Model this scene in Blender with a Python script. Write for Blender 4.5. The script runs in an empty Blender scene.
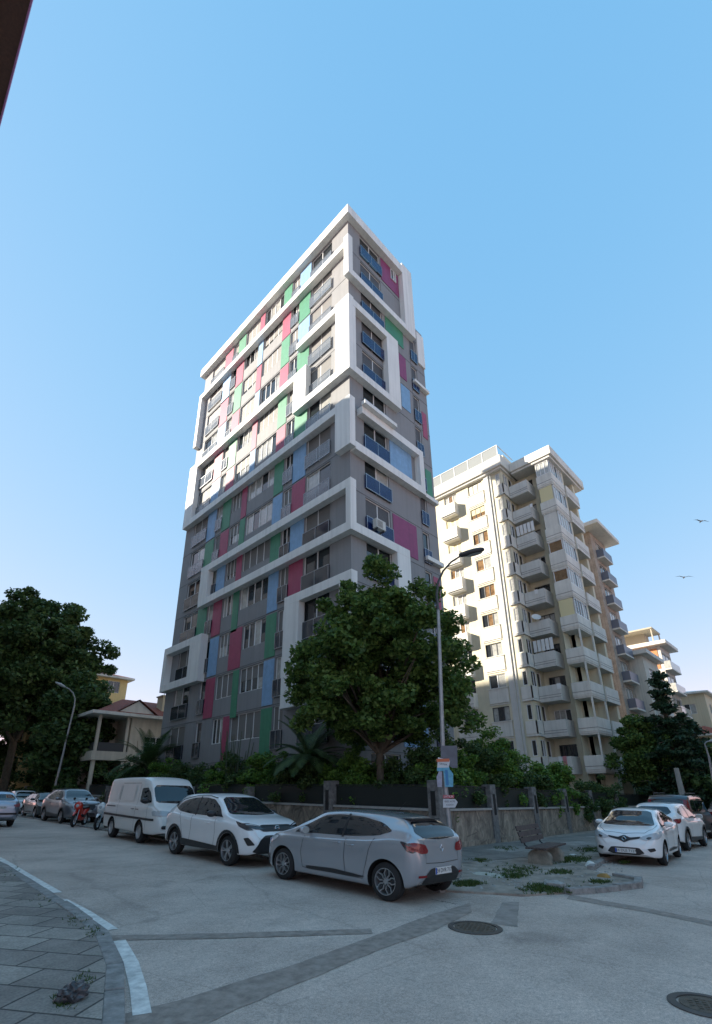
import bpy, bmesh, math, random
import numpy as np
from mathutils import Vector, Matrix
from mathutils.bvhtree import BVHTree
from mathutils.geometry import tessellate_polygon
random.seed(7)
scn = bpy.context.scene
COL = scn.collection
R_ = math.radians

# ------------------------------------------------------------------ camera
# world: X runs along the right street, Y along the left street, origin at the tower corner
F, CYP, PITCH, ROLL, YAW, CXP = 484.4, 611.0, 0.3619, -0.0132, 0.7692, 355.9
DLv = np.array([-math.cos(YAW), math.sin(YAW), 0]); DRv = np.array([math.sin(YAW), math.cos(YAW), 0])
P0 = np.array([-.223, 23.5, 0])
def w2l(v, point=True):
    v = np.array(v, float)
    if point: v = v - P0
    return np.array([v @ DRv, v @ DLv, v[2]])
cp, sp = math.cos(PITCH), math.sin(PITCH)
_W = np.array([0, cp, sp]); _UP = np.array([0, -sp, cp]); _RT = np.array([1., 0, 0])
_R = math.cos(ROLL)*_RT + math.sin(ROLL)*_UP
_U = -math.sin(ROLL)*_RT + math.cos(ROLL)*_UP
CAM = w2l([0, 0, 1.65])
WL, RL, UL = w2l(_W, False), w2l(_R, False), w2l(_U, False)
def gz(x, y):
    x = min(max(x, -60.), 110.); y = min(max(y, -60.), 110.)
    return .0067 - .0209*x + .0215*y
def G(px, py, h=0):
    """street point seen at that place of the photo, in metres"""
    d = WL + RL*(px-CXP)/F - UL*(py-CYP)/F
    t = (.0067 + h - .0209*CAM[0] + .0215*CAM[1] - CAM[2])/(d[2] + .0209*d[0] - .0215*d[1])
    q = CAM + t*d
    return (float(q[0]), float(q[1]))
cam = bpy.data.cameras.new('camera'); co = bpy.data.objects.new('camera', cam); COL.objects.link(co)
M = Matrix(((RL[0], UL[0], -WL[0], CAM[0]), (RL[1], UL[1], -WL[1], CAM[1]), (RL[2], UL[2], -WL[2], CAM[2]), (0, 0, 0, 1)))
co.matrix_world = M
cam.sensor_fit = 'VERTICAL'; cam.sensor_height = 36; cam.lens = F/1024*36
cam.shift_y = (CYP-512)/1024; cam.shift_x = 0
cam.clip_start = .1; cam.clip_end = 3000
scn.camera = co

# ------------------------------------------------------------------ light
SUN_E = R_(22.3)
sdir = Vector((-math.cos(R_(49)), math.sin(R_(49)), 0))*math.cos(SUN_E) + Vector((0, 0, math.sin(SUN_E)))
world = bpy.data.worlds.new('World'); scn.world = world; world.use_nodes = True
nt = world.node_tree; nt.nodes.clear()
sky = nt.nodes.new('ShaderNodeTexSky'); sky.sky_type = 'NISHITA'; sky.sun_disc = False
sky.sun_elevation = SUN_E; sky.sun_rotation = math.atan2(sdir.x, sdir.y)
sky.altitude = 50; sky.air_density = 1.0; sky.dust_density = .1; sky.ozone_density = 1.6
bg = nt.nodes.new('ShaderNodeBackground'); bg.inputs[1].default_value = .15
hs = nt.nodes.new('ShaderNodeHueSaturation'); hs.inputs['Saturation'].default_value = 1.15
wo = nt.nodes.new('ShaderNodeOutputWorld')
nt.links.new(sky.outputs[0], hs.inputs['Color']); sc_ = nt.nodes.new('ShaderNodeSeparateColor'); cc_ = nt.nodes.new('ShaderNodeCombineColor'); nt.links.new(hs.outputs[0], sc_.inputs[0])
for i, (g_, k_) in enumerate(((.68, .70), (.3, .905), (.16, 1.3))):   # camera response: compresses the glow near the sun
    pw = nt.nodes.new('ShaderNodeMath'); pw.operation = 'POWER'; pw.inputs[1].default_value = g_; nt.links.new(sc_.outputs[i], pw.inputs[0])
    ml = nt.nodes.new('ShaderNodeMath'); ml.operation = 'MULTIPLY'; ml.inputs[1].default_value = k_; nt.links.new(pw.outputs[0], ml.inputs[0]); nt.links.new(ml.outputs[0], cc_.inputs[i])
nt.links.new(cc_.outputs[0], bg.inputs[0]); nt.links.new(bg.outputs[0], wo.inputs[0])
sl = bpy.data.lights.new('sun', 'SUN'); sl.energy = 2.9; sl.angle = R_(.6); sl.color = (1, .91, .76)
so = bpy.data.objects.new('sun', sl); COL.objects.link(so)
so.rotation_euler = sdir.to_track_quat('Z', 'Y').to_euler()
scn.view_settings.view_transform = 'Standard'; scn.view_settings.look = 'None'
scn.view_settings.exposure = 2.05; scn.view_settings.gamma = 1; scn.view_settings.use_curve_mapping = False

# ------------------------------------------------------------------ materials
MATS = {}
def mat(name, col, rough=.6, metal=0, var=.0, scale=3., bump=0., bscale=40., coat=0, spec=.5, dirt=0.):
    if name in MATS: return MATS[name]
    m = bpy.data.materials.new(name); m.use_nodes = True
    n = m.node_tree; b = n.nodes['Principled BSDF']
    c4 = (*col, 1)
    b.inputs['Base Color'].default_value = c4; b.inputs['Roughness'].default_value = rough
    b.inputs['Metallic'].default_value = metal; b.inputs['Coat Weight'].default_value = coat
    b.inputs['Coat Roughness'].default_value = .03; b.inputs['Specular IOR Level'].default_value = spec
    tc = n.nodes.new('ShaderNodeTexCoord')
    if var or dirt:
        no = n.nodes.new('ShaderNodeTexNoise'); no.inputs['Scale'].default_value = scale
        no.inputs['Detail'].default_value = 6; no.inputs['Roughness'].default_value = .65
        n.links.new(tc.outputs['Object'], no.inputs['Vector'])
        mp = n.nodes.new('ShaderNodeMapRange'); mp.inputs[1].default_value = .3; mp.inputs[2].default_value = .7
        mp.inputs[3].default_value = 1-var; mp.inputs[4].default_value = 1+var
        n.links.new(no.outputs[0], mp.inputs[0])
        mx = n.nodes.new('ShaderNodeMix'); mx.data_type = 'RGBA'; mx.blend_type = 'MULTIPLY'; mx.inputs[0].default_value = 1
        mx.inputs[6].default_value = c4; n.links.new(mp.outputs[0], mx.inputs[7])
        last = mx.outputs[2]
        if dirt:   # rain streaks: noise stretched along z
            mpg = n.nodes.new('ShaderNodeMapping'); mpg.inputs['Scale'].default_value = (3, 3, .12)
            n.links.new(tc.outputs['Object'], mpg.inputs[0])
            n2 = n.nodes.new('ShaderNodeTexNoise'); n2.inputs['Scale'].default_value = 1.3; n2.inputs['Detail'].default_value = 5
            n.links.new(mpg.outputs[0], n2.inputs['Vector'])
            m2 = n.nodes.new('ShaderNodeMapRange'); m2.inputs[1].default_value = .45; m2.inputs[2].default_value = .75
            m2.inputs[3].default_value = 1; m2.inputs[4].default_value = 1-dirt
            n.links.new(n2.outputs[0], m2.inputs[0])
            mx2 = n.nodes.new('ShaderNodeMix'); mx2.data_type = 'RGBA'; mx2.blend_type = 'MULTIPLY'; mx2.inputs[0].default_value = 1
            n.links.new(last, mx2.inputs[6]); n.links.new(m2.outputs[0], mx2.inputs[7]); last = mx2.outputs[2]
        n.links.new(last, b.inputs['Base Color'])
    if bump:
        nb = n.nodes.new('ShaderNodeTexNoise'); nb.inputs['Scale'].default_value = bscale; nb.inputs['Detail'].default_value = 5
        n.links.new(tc.outputs['Object'], nb.inputs['Vector'])
        bp = n.nodes.new('ShaderNodeBump'); bp.inputs['Strength'].default_value = bump; bp.inputs['Distance'].default_value = .02
        n.links.new(nb.outputs[0], bp.inputs['Height']); n.links.new(bp.outputs[0], b.inputs['Normal'])
    MATS[name] = m
    return m
def nodes_mat(name):
    m = bpy.data.materials.new(name); m.use_nodes = True; MATS[name] = m
    return m, m.node_tree, m.node_tree.nodes['Principled BSDF']

def asphalt_mat():
    m, n, b = nodes_mat('asphalt')
    tc = n.nodes.new('ShaderNodeTexCoord')
    def noise(sc, det=6, ro=.6):
        x = n.nodes.new('ShaderNodeTexNoise'); x.inputs['Scale'].default_value = sc; x.inputs['Detail'].default_value = det
        x.inputs['Roughness'].default_value = ro; n.links.new(tc.outputs['Object'], x.inputs['Vector']); return x
    a = noise(.22, 5); f = noise(95, 3, .8); st = noise(.9, 8, .7)
    r = n.nodes.new('ShaderNodeValToRGB')
    r.color_ramp.elements[0].position = .3; r.color_ramp.elements[0].color = (.40, .325, .275, 1)
    r.color_ramp.elements[1].position = .72; r.color_ramp.elements[1].color = (.52, .43, .37, 1)
    n.links.new(a.outputs[0], r.inputs[0])
    def mul(prev, src, lo, hi, f0=.3, f1=.7):
        mr = n.nodes.new('ShaderNodeMapRange'); mr.inputs[1].default_value = f0; mr.inputs[2].default_value = f1
        mr.inputs[3].default_value = lo; mr.inputs[4].default_value = hi; n.links.new(src, mr.inputs[0])
        mx = n.nodes.new('ShaderNodeMix'); mx.data_type = 'RGBA'; mx.blend_type = 'MULTIPLY'; mx.inputs[0].default_value = 1
        n.links.new(prev, mx.inputs[6]); n.links.new(mr.outputs[0], mx.inputs[7]); return mx.outputs[2]
    c = mul(r.outputs[0], f.outputs[0], .62, 1.4); c = mul(c, st.outputs[0], .84, 1.1, .35, .6); md_ = noise(11, 6, .75); c = mul(c, md_.outputs[0], .9, 1.08, .35, .65); gr_ = noise(30, 4, .9); c = mul(c, gr_.outputs[0], .72, 1.3, .32, .68); ol = noise(.55, 3, .5); c = mul(c, ol.outputs[0], .72, 1, .28, .36)
    # hairline cracks
    vo = n.nodes.new('ShaderNodeTexVoronoi'); vo.feature = 'DISTANCE_TO_EDGE'; vo.inputs['Scale'].default_value = .33
    w = noise(1.6, 4); ad = n.nodes.new('ShaderNodeMix'); ad.data_type = 'VECTOR'; ad.inputs[0].default_value = .12
    n.links.new(tc.outputs['Object'], ad.inputs[4]); n.links.new(w.outputs[1], ad.inputs[5]); n.links.new(ad.outputs[1], vo.inputs['Vector'])
    c = mul(c, vo.outputs[0], .82, 1, .0, .006)
    n.links.new(c, b.inputs['Base Color']); b.inputs['Roughness'].default_value = .75
    bp = n.nodes.new('ShaderNodeBump'); bp.inputs['Strength'].default_value = .55; bp.inputs['Distance'].default_value = .01
    n.links.new(f.outputs[0], bp.inputs['Height']); n.links.new(bp.outputs[0], b.inputs['Normal'])
    return m
def slab_mat(name, c1, c2, c3, bw, rh, rot, mortar=(.05, .05, .045)):
    m, n, b = nodes_mat(name)
    tc = n.nodes.new('ShaderNodeTexCoord'); mp = n.nodes.new('ShaderNodeMapping'); mp.inputs['Rotation'].default_value[2] = rot
    n.links.new(tc.outputs['Object'], mp.inputs[0])
    br = n.nodes.new('ShaderNodeTexBrick'); br.inputs['Scale'].default_value = 1; br.inputs['Brick Width'].default_value = bw
    br.inputs['Row Height'].default_value = rh; br.inputs['Mortar Size'].default_value = .012; br.inputs['Mortar Smooth'].default_value = .3
    br.inputs['Color1'].default_value = (*c1, 1); br.inputs['Color2'].default_value = (*c2, 1); br.inputs['Mortar'].default_value = (*mortar, 1)
    br.inputs['Bias'].default_value = -.5
    wn = n.nodes.new('ShaderNodeTexNoise'); wn.inputs['Scale'].default_value = 1.2; n.links.new(tc.outputs['Object'], wn.inputs['Vector'])
    av = n.nodes.new('ShaderNodeMix'); av.data_type = 'VECTOR'; av.inputs[0].default_value = .035
    n.links.new(mp.outputs[0], av.inputs[4]); n.links.new(wn.outputs[1], av.inputs[5]); n.links.new(av.outputs[1], br.inputs['Vector'])
    no = n.nodes.new('ShaderNodeTexNoise'); no.inputs['Scale'].default_value = 1.1; no.inputs['Detail'].default_value = 8; no.inputs['Roughness'].default_value = .75
    n.links.new(tc.outputs['Object'], no.inputs['Vector'])
    r = n.nodes.new('ShaderNodeMapRange'); r.inputs[1].default_value = .3; r.inputs[2].default_value = .7; r.inputs[3].default_value = .6; r.inputs[4].default_value = 1.3
    n.links.new(no.outputs[0], r.inputs[0])
    mx = n.nodes.new('ShaderNodeMix'); mx.data_type = 'RGBA'; mx.blend_type = 'MULTIPLY'; mx.inputs[0].default_value = 1
    n.links.new(br.outputs[0], mx.inputs[6]); n.links.new(r.outputs[0], mx.inputs[7])
    nf = n.nodes.new('ShaderNodeTexNoise'); nf.inputs['Scale'].default_value = 45; nf.inputs['Detail'].default_value = 4
    n.links.new(tc.outputs['Object'], nf.inputs['Vector'])
    r2 = n.nodes.new('ShaderNodeMapRange'); r2.inputs[1].default_value = .3; r2.inputs[2].default_value = .7; r2.inputs[3].default_value = .75; r2.inputs[4].default_value = 1.2
    n.links.new(nf.outputs[0], r2.inputs[0])
    mx2 = n.nodes.new('ShaderNodeMix'); mx2.data_type = 'RGBA'; mx2.blend_type = 'MULTIPLY'; mx2.inputs[0].default_value = 1
    n.links.new(mx.outputs[2], mx2.inputs[6]); n.links.new(r2.outputs[0], mx2.inputs[7])
    n.links.new(mx2.outputs[2], b.inputs['Base Color']); b.inputs['Roughness'].default_value = .85
    bp = n.nodes.new('ShaderNodeBump'); bp.inputs['Strength'].default_value = .6; bp.inputs['Distance'].default_value = .015; bp.invert = True
    n.links.new(br.outputs[1], bp.inputs['Height']); n.links.new(bp.outputs[0], b.inputs['Normal'])
    return m
def stone_mat():
    m, n, b = nodes_mat('stone_cladding')
    tc = n.nodes.new('ShaderNodeTexCoord')
    mp = n.nodes.new('ShaderNodeMapping'); mp.inputs['Scale'].default_value = (1, 1, .6); n.links.new(tc.outputs['Object'], mp.inputs[0])
    no = n.nodes.new('ShaderNodeTexNoise'); no.inputs['Scale'].default_value = 1.7; no.inputs['Detail'].default_value = 9; no.inputs['Distortion'].default_value = 1.6; no.inputs['Roughness'].default_value = .7
    n.links.new(mp.outputs[0], no.inputs['Vector'])
    r = n.nodes.new('ShaderNodeValToRGB'); e = r.color_ramp.elements
    e[0].position = .3; e[0].color = (.09, .075, .06, 1); e[1].position = .72; e[1].color = (.5, .42, .33, 1)
    x = r.color_ramp.elements.new(.5); x.color = (.24, .2, .16, 1)
    n.links.new(no.outputs[0], r.inputs[0])
    vo = n.nodes.new('ShaderNodeTexVoronoi'); vo.feature = 'DISTANCE_TO_EDGE'; vo.inputs['Scale'].default_value = 1.5
    n.links.new(mp.outputs[0], vo.inputs['Vector'])
    mr = n.nodes.new('ShaderNodeMapRange'); mr.inputs[1].default_value = 0; mr.inputs[2].default_value = .03; mr.inputs[3].default_value = .55; mr.inputs[4].default_value = 1
    n.links.new(vo.outputs[0], mr.inputs[0])
    mx = n.nodes.new('ShaderNodeMix'); mx.data_type = 'RGBA'; mx.blend_type = 'MULTIPLY'; mx.inputs[0].default_value = 1
    n.links.new(r.outputs[0], mx.inputs[6]); n.links.new(mr.outputs[0], mx.inputs[7]); n.links.new(mx.outputs[2], b.inputs['Base Color'])
    b.inputs['Roughness'].default_value = .8
    bp = n.nodes.new('ShaderNodeBump'); bp.inputs['Strength'].default_value = .5; bp.inputs['Distance'].default_value = .03
    n.links.new(no.outputs[0], bp.inputs['Height']); n.links.new(bp.outputs[0], b.inputs['Normal'])
    return m
def leaf_mat(name, dark, light, trans=.25):
    m, n, b = nodes_mat(name)
    g = n.nodes.new('ShaderNodeNewGeometry'); r = n.nodes.new('ShaderNodeValToRGB')
    r.color_ramp.elements[0].color = (*dark, 1); r.color_ramp.elements[1].color = (*light, 1)
    n.links.new(g.outputs['Random Per Island'], r.inputs[0])
    n.links.new(r.outputs[0], b.inputs['Base Color']); b.inputs['Roughness'].default_value = .55; b.inputs['Specular IOR Level'].default_value = .35
    t = n.nodes.new('ShaderNodeBsdfTranslucent'); n.links.new(r.outputs[0], t.inputs[0])
    mx = n.nodes.new('ShaderNodeMixShader'); mx.inputs[0].default_value = trans
    o = n.nodes['Material Output']
    n.links.new(b.outputs[0], mx.inputs[1]); n.links.new(t.outputs[0], mx.inputs[2]); n.links.new(mx.outputs[0], o.inputs[0])
    return m
ASPH = asphalt_mat()
SLAB = slab_mat('grey_pavers', (.23, .2, .175), (.46, .41, .35), 0, .62, .42, .95, (.06, .055, .05))
SLAB2 = slab_mat('worn_pavers', (.2, .185, .165), (.42, .4, .36), 0, 1.0, 1.0, .1, (.1, .09, .08))
STONE = stone_mat()
def glass(name, col, rough=.03):
    m = mat(name, col, rough, 0, spec=.9)
    return m
GL_DARK = glass('window_glass', (.02, .024, .028))
GL_CURT = mat('curtained_glass', (.38, .38, .36), .08, var=.25, scale=4, spec=.9)
GL_WARM = mat('warm_curtained_glass', (.20, .12, .06), .1, var=.5, scale=3, spec=.8)
GL_BLUE = mat('blue_balustrade_glass', (.008, .024, .11), .08, spec=.5)
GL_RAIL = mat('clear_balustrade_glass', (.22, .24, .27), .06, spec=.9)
GL_RAIL.node_tree.nodes['Principled BSDF'].inputs['Alpha'].default_value = .5
GL_BLUE.node_tree.nodes['Principled BSDF'].inputs['Alpha'].default_value = .8
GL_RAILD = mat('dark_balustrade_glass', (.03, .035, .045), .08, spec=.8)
WHITE = mat('white_render', (.74, .74, .72), .6, var=.05, scale=.5, dirt=.16)
GREY = mat('grey_render', (.24, .24, .247), .7, var=.07, scale=.4, dirt=.12)
GREYD = mat('dark_joint', (.1, .1, .11), .7)
FRAME = mat('white_window_frame', (.7, .7, .7), .4)
FRAMED = mat('dark_window_frame', (.06, .06, .065), .4)
SHUT = mat('roller_shutter_slats', (.165, .158, .152), .55)
SHUT_SHADE = mat('shaded_roller_shutter', (.075, .075, .082), .55)  # same shutters, darkened in colour for the shaded right facade
METAL = mat('brushed_metal', (.35, .36, .38), .35, .8)
P_LB = mat('light_blue_panel', (.2, .36, .56), .5, var=.12, dirt=.15)
P_G = mat('green_panel', (.05, .23, .13), .5, var=.12, dirt=.15)
P_PK = mat('crimson_panel', (.34, .05, .11), .5, var=.12, dirt=.15)
P_PU = mat('magenta_panel', (.24, .03, .12), .5, var=.12, dirt=.15)
BLACK = mat('black_plastic', (.012, .012, .013), .5)

# shutter slats: a fine horizontal bump
def slats(m, scale=55):
    n = m.node_tree; b = n.nodes['Principled BSDF']
    tc = n.nodes.new('ShaderNodeTexCoord'); w = n.nodes.new('ShaderNodeTexWave'); w.bands_direction = 'Z'; w.inputs['Scale'].default_value = scale/6.28
    n.links.new(tc.outputs['Object'], w.inputs['Vector'])
    bp = n.nodes.new('ShaderNodeBump'); bp.inputs['Strength'].default_value = .6; bp.inputs['Distance'].default_value = .01
    n.links.new(w.outputs['Fac'], bp.inputs['Height']); n.links.new(bp.outputs[0], b.inputs['Normal'])
slats(SHUT); slats(SHUT_SHADE)

# ------------------------------------------------------------------ mesh helpers
class MB:
    def __init__(s): s.v = []; s.f = []; s.m = []
    def quad(s, a, b, c, d, m=0):
        i = len(s.v); s.v += [tuple(a), tuple(b), tuple(c), tuple(d)]; s.f.append((i, i+1, i+2, i+3)); s.m.append(m)
    def poly(s, pts, m=0):
        i = len(s.v); s.v += [tuple(p) for p in pts]; s.f.append(tuple(range(i, i+len(pts)))); s.m.append(m)
    def box(s, x0, x1, y0, y1, z0, z1, m=0):
        if x0 > x1: x0, x1 = x1, x0
        if y0 > y1: y0, y1 = y1, y0
        i = len(s.v)
        s.v += [(x0, y0, z0), (x1, y0, z0), (x1, y1, z0), (x0, y1, z0), (x0, y0, z1), (x1, y0, z1), (x1, y1, z1), (x0, y1, z1)]
        for f in ((0, 3, 2, 1), (4, 5, 6, 7), (0, 1, 5, 4), (1, 2, 6, 5), (2, 3, 7, 6), (3, 0, 4, 7)):
            s.f.append(tuple(i+k for k in f)); s.m.append(m)
    def tube(s, pts, rad, seg=8, m=0, cap=True):
        pts = [Vector(p) for p in pts]; n = len(pts)
        if not hasattr(rad, '__len__'): rad = [rad]*n
        i0 = len(s.v); up = Vector((0, 0, 1)); prev = None
        for k, p in enumerate(pts):
            t = (pts[min(k+1, n-1)] - pts[max(k-1, 0)]).normalized()
            if prev is None:
                a = t.cross(up)
                if a.length < .1: a = t.cross(Vector((1, 0, 0)))
            else: a = prev - t*prev.dot(t)
            a.normalize(); prev = a; b = t.cross(a)
            for j in range(seg):
                an = 2*math.pi*j/seg
                s.v.append(tuple(p + (a*math.cos(an) + b*math.sin(an))*rad[k]))
        for k in range(n-1):
            for j in range(seg):
                j2 = (j+1) % seg
                s.f.append((i0+k*seg+j, i0+k*seg+j2, i0+(k+1)*seg+j2, i0+(k+1)*seg+j)); s.m.append(m)
        if cap:
            s.f.append(tuple(i0+j for j in range(seg))[::-1]); s.m.append(m)
            s.f.append(tuple(i0+(n-1)*seg+j for j in range(seg))); s.m.append(m)
    def lathe(s, prof, seg=24, m=0, axis='z', c=(0, 0, 0)):
        i0 = len(s.v)
        for (r, h) in prof:
            for j in range(seg):
                an = 2*math.pi*j/seg; a, b = r*math.cos(an), r*math.sin(an)
                p = (a, b, h) if axis == 'z' else ((a, h, b) if axis == 'y' else (h, a, b))
                s.v.append((p[0]+c[0], p[1]+c[1], p[2]+c[2]))
        for k in range(len(prof)-1):
            for j in range(seg):
                j2 = (j+1) % seg
                s.f.append((i0+k*seg+j, i0+k*seg+j2, i0+(k+1)*seg+j2, i0+(k+1)*seg+j)); s.m.append(m)
    def prism(s, pts, z0, z1, m=0, mtop=None):
        n = len(pts); i = len(s.v)
        f0 = z0 if callable(z0) else (lambda x, y: z0); f1 = z1 if callable(z1) else (lambda x, y: z1)
        s.v += [(x, y, f0(x, y)) for x, y in pts] + [(x, y, f1(x, y)) for x, y in pts]
        for k in range(n):
            k2 = (k+1) % n; s.f.append((i+k, i+k2, i+n+k2, i+n+k)); s.m.append(m)
        s.f.append(tuple(i+n+k for k in range(n))); s.m.append(m if mtop is None else mtop)
        s.f.append(tuple(i+k for k in range(n))[::-1]); s.m.append(m)
    def build(s, name, mats, parent=None, smooth=False, bevel=0, weld=False):
        me = bpy.data.meshes.new(name); me.from_pydata(s.v, [], s.f)
        if not isinstance(mats, (list, tuple)): mats = [mats]
        for m in mats: me.materials.append(m)
        me.polygons.foreach_set('material_index', s.m)
        if weld or bevel or smooth:
            bm = bmesh.new(); bm.from_mesh(me)
            if weld or smooth: bmesh.ops.remove_doubles(bm, verts=bm.verts, dist=1e-5)
            bmesh.ops.recalc_face_normals(bm, faces=bm.faces)
            bm.to_mesh(me); bm.free()
        if smooth:
            me.polygons.foreach_set('use_smooth', [True]*len(me.polygons)); me.set_sharp_from_angle(angle=R_(38))
        o = bpy.data.objects.new(name, me); COL.objects.link(o)
        if parent is not None: o.parent = parent
        if bevel:
            b = o.modifiers.new('bevel', 'BEVEL'); b.width = bevel; b.segments = 2; b.limit_method = 'ANGLE'
        return o
def tag(o, label=None, cat=None, group=None, kind=None):
    if label: o['label'] = label
    if cat: o['category'] = cat
    if group: o['group'] = group
    if kind: o['kind'] = kind
    return o
def empty(name, loc, rz=0, label=None, cat=None, group=None, tilt=False):
    o = bpy.data.objects.new(name, None); COL.objects.link(o); o.empty_display_size = .3
    m = Matrix.Translation(Vector(loc))
    if tilt:
        nrm = Vector((.0209, -.0215, 1)).normalized()
        m = m @ Vector((0, 0, 1)).rotation_difference(nrm).to_matrix().to_4x4()
    o.matrix_world = m @ Matrix.Rotation(rz, 4, 'Z')
    tag(o, label, cat, group); return o
def copy_tree(o, parent=None):
    c = o.copy(); COL.objects.link(c)
    if parent is not None: c.parent = parent
    for ch in list(o.children): copy_tree(ch, c)
    return c
def text_mesh(name, txt, size, material, parent, mat4, ext=.002):
    cu = bpy.data.curves.new(name, 'FONT'); cu.body = txt; cu.size = size; cu.extrude = ext
    cu.align_x = 'CENTER'; cu.align_y = 'CENTER'
    t = bpy.data.objects.new(name, cu); COL.objects.link(t)
    dg = bpy.context.evaluated_depsgraph_get(); me = bpy.data.meshes.new_from_object(t.evaluated_get(dg))
    bpy.data.objects.remove(t)
    me.materials.clear(); me.materials.append(material)
    o = bpy.data.objects.new(name, me); COL.objects.link(o); o.parent = parent; o.matrix_local = mat4
    return o

# ------------------------------------------------------------------ ground
SOIL = mat('dry_soil', (.27, .23, .19), .95, var=.45, scale=2.2, bump=.8, bscale=25)
CONC = mat('kerb_concrete', (.24, .228, .215), .85, var=.4, scale=7, bump=.4)
PAINT = mat('worn_white_road_paint', (.68, .66, .62), .7, var=.3, scale=9)
PATCH = mat('dark_asphalt_patch', (.29, .24, .205), .85, var=.35, scale=8, bump=.5, bscale=90)
GRASS = leaf_mat('grass_blades', (.03, .06, .012), (.09, .13, .03))
def sheet(name, x0, x1, y0, y1, off, material, kind='structure'):
    xs = sorted({x0, x1} | {v for v in (-60., 110.) if x0 < v < x1}); ys = sorted({y0, y1} | {v for v in (-60., 110.) if y0 < v < y1})
    mb = MB()
    for a, b in zip(xs, xs[1:]):
        for c, d in zip(ys, ys[1:]):
            mb.quad(*[(x, y, gz(x, y)+off) for x, y in ((a, c), (b, c), (b, d), (a, d))])
    o = mb.build(name, material, weld=True); tag(o, kind=kind); return o
sheet('ground', -900, 900, -900, 900, -.03, SOIL)
sheet('road', -59, 109, -59, 109, 0, ASPH)
def gp(pts, off): return lambda x, y: gz(x, y)+off
def slabp(name, pts, h, material, side=None, kind='structure'):
    mb = MB(); mb.prism(pts, gp(pts, -.3), gp(pts, h), 1, 0)
    o = mb.build(name, [material, side or material]); tag(o, kind=kind); return o
def ribbon(pts, w0, w1, closed=False):
    """offset polyline to both sides -> polygon strips"""
    out = []
    n = len(pts)
    nr = []
    for i in range(n):
        a = Vector(pts[max(i-1, 0)]); b = Vector(pts[min(i+1, n-1)]); t = (b-a).normalized(); nr.append(Vector((-t.y, t.x)))
    L = [Vector(p)+q*w0 for p, q in zip(pts, nr)]; Rr = [Vector(p)+q*w1 for p, q in zip(pts, nr)]
    return L, Rr
def kerb(name, pts, w, h):
    """kerb stones along a line: stones with open joints"""
    mb = MB(); L, Rr = ribbon(pts, 0, w)
    for i in range(len(pts)-1):
        seg = (Vector(pts[i+1])-Vector(pts[i])).length; k = max(1, round(seg/.8))
        for j in range(k):
            t0, t1 = (j+.014)/k, (j+.986)/k
            q = [L[i].lerp(L[i+1], t0), L[i].lerp(L[i+1], t1), Rr[i].lerp(Rr[i+1], t1), Rr[i].lerp(Rr[i+1], t0)]
            hh = h + random.uniform(-.012, .012)
            mb.prism([(p.x, p.y) for p in q], lambda x, y: gz(x, y)-.2, lambda x, y: gz(x, y)+hh)
    o = mb.build(name, CONC, bevel=.012); tag(o, kind='structure'); return o
LS = [(-13.78, 100), (-13.76, 20), (-13.73, -2.9), (-13.86, -5.5), (-14.02, -8.3), (-14.12, -9.6), (-14.45, -10.9), (-14.95, -12.2), (-15.9, -13.6), (-17.6, -14.8), (-20, -15.3), (-40, -15.4)]
slabp('left_sidewalk', LS + [(-40, 100)], .075, SLAB)
kerb('kerb', LS, .16, .085)
RS = [(-7.95, 90), (-7.9, 20), (-7.9, 0), (-7.95, -7), (-8.35, -10.6), (-7.6, -11.75), (-6.2, -12.35), (-4.9, -12.75), (-4.15, -12.55), (-3.9, -12.0), (-3.2, -11.2), (-1, -10.75), (6, -10.6), (30, -10.5), (90, -10.4)]
slabp('right_sidewalk', RS + [(90, -5), (90, 90)], .035, SOIL)
kerb('kerb', [RS[k] for k in range(0, 5)], -.15, .06)
kerb('kerb', [(-6.75, -12.1), (-6.2, -12.35), (-4.9, -12.75), (-4.15, -12.55), (-3.9, -12.0)], -.16, .1)
kerb('kerb', [(-3.2, -11.2), (-1, -10.75), (6, -10.6), (30, -10.5), (90, -10.4)], -.15, .1)
# paved strip along the garden wall
slabp('paved_strip', [(-6.5, 60), (-6.5, -5), (-5.2, -8.6), (-1.5, -9.2), (60, -9.2), (60, -6.2), (-2.6, -6.4), (-2.6, 60)], .045, SLAB2)
# painted edge line and the repaired trenches
def strip(name, px, w, off, material):
    p = [G(*q) for q in px]; L, Rr = ribbon(p, w/2, -w/2); mb = MB()
    for i in range(len(p)-1):
        mb.quad(*[(q.x, q.y, gz(q.x, q.y)+off) for q in (L[i], Rr[i], Rr[i+1], L[i+1])])
    o = mb.build(name, material); tag(o, kind='structure')
E_ = [(-60, 836), (-20, 850), (0, 859), (28, 876), (57, 893)]
strip('road_marking', E_, .15, .006, PAINT)
strip('road_marking', [(62, 900), (85, 912), (112, 930)], .14, .006, PAINT)
strip('road_marking', [(119, 941), (131, 963), (138, 988), (142, 1015)], .14, .006, PAINT)
def patch(name, px, material, off=.004):
    p = [G(*q) for q in px]
    q = []
    for i in range(len(p)):     # ragged edge
        a, b = Vector(p[i]), Vector(p[(i+1) % len(p)]); k = max(1, int((b-a).length/.18))
        for j in range(k):
            v = a.lerp(b, j/k); q.append((v.x+random.uniform(-.012, .012), v.y+random.uniform(-.012, .012)))
    mb = MB()
    vs = [(x, y, gz(x, y)+off) for x, y in q]
    for t in tessellate_polygon([[Vector(v) for v in vs]]): mb.poly([vs[i] for i in t])
    o = mb.build(name, material); tag(o, kind='structure')
patch('asphalt_patch', [(60, 1030), (180, 1000), (300, 963), (375, 936), (430, 915), (470, 903), (472, 912), (436, 930), (380, 950), (320, 975), (240, 1008), (190, 1032)], PATCH)
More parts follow.
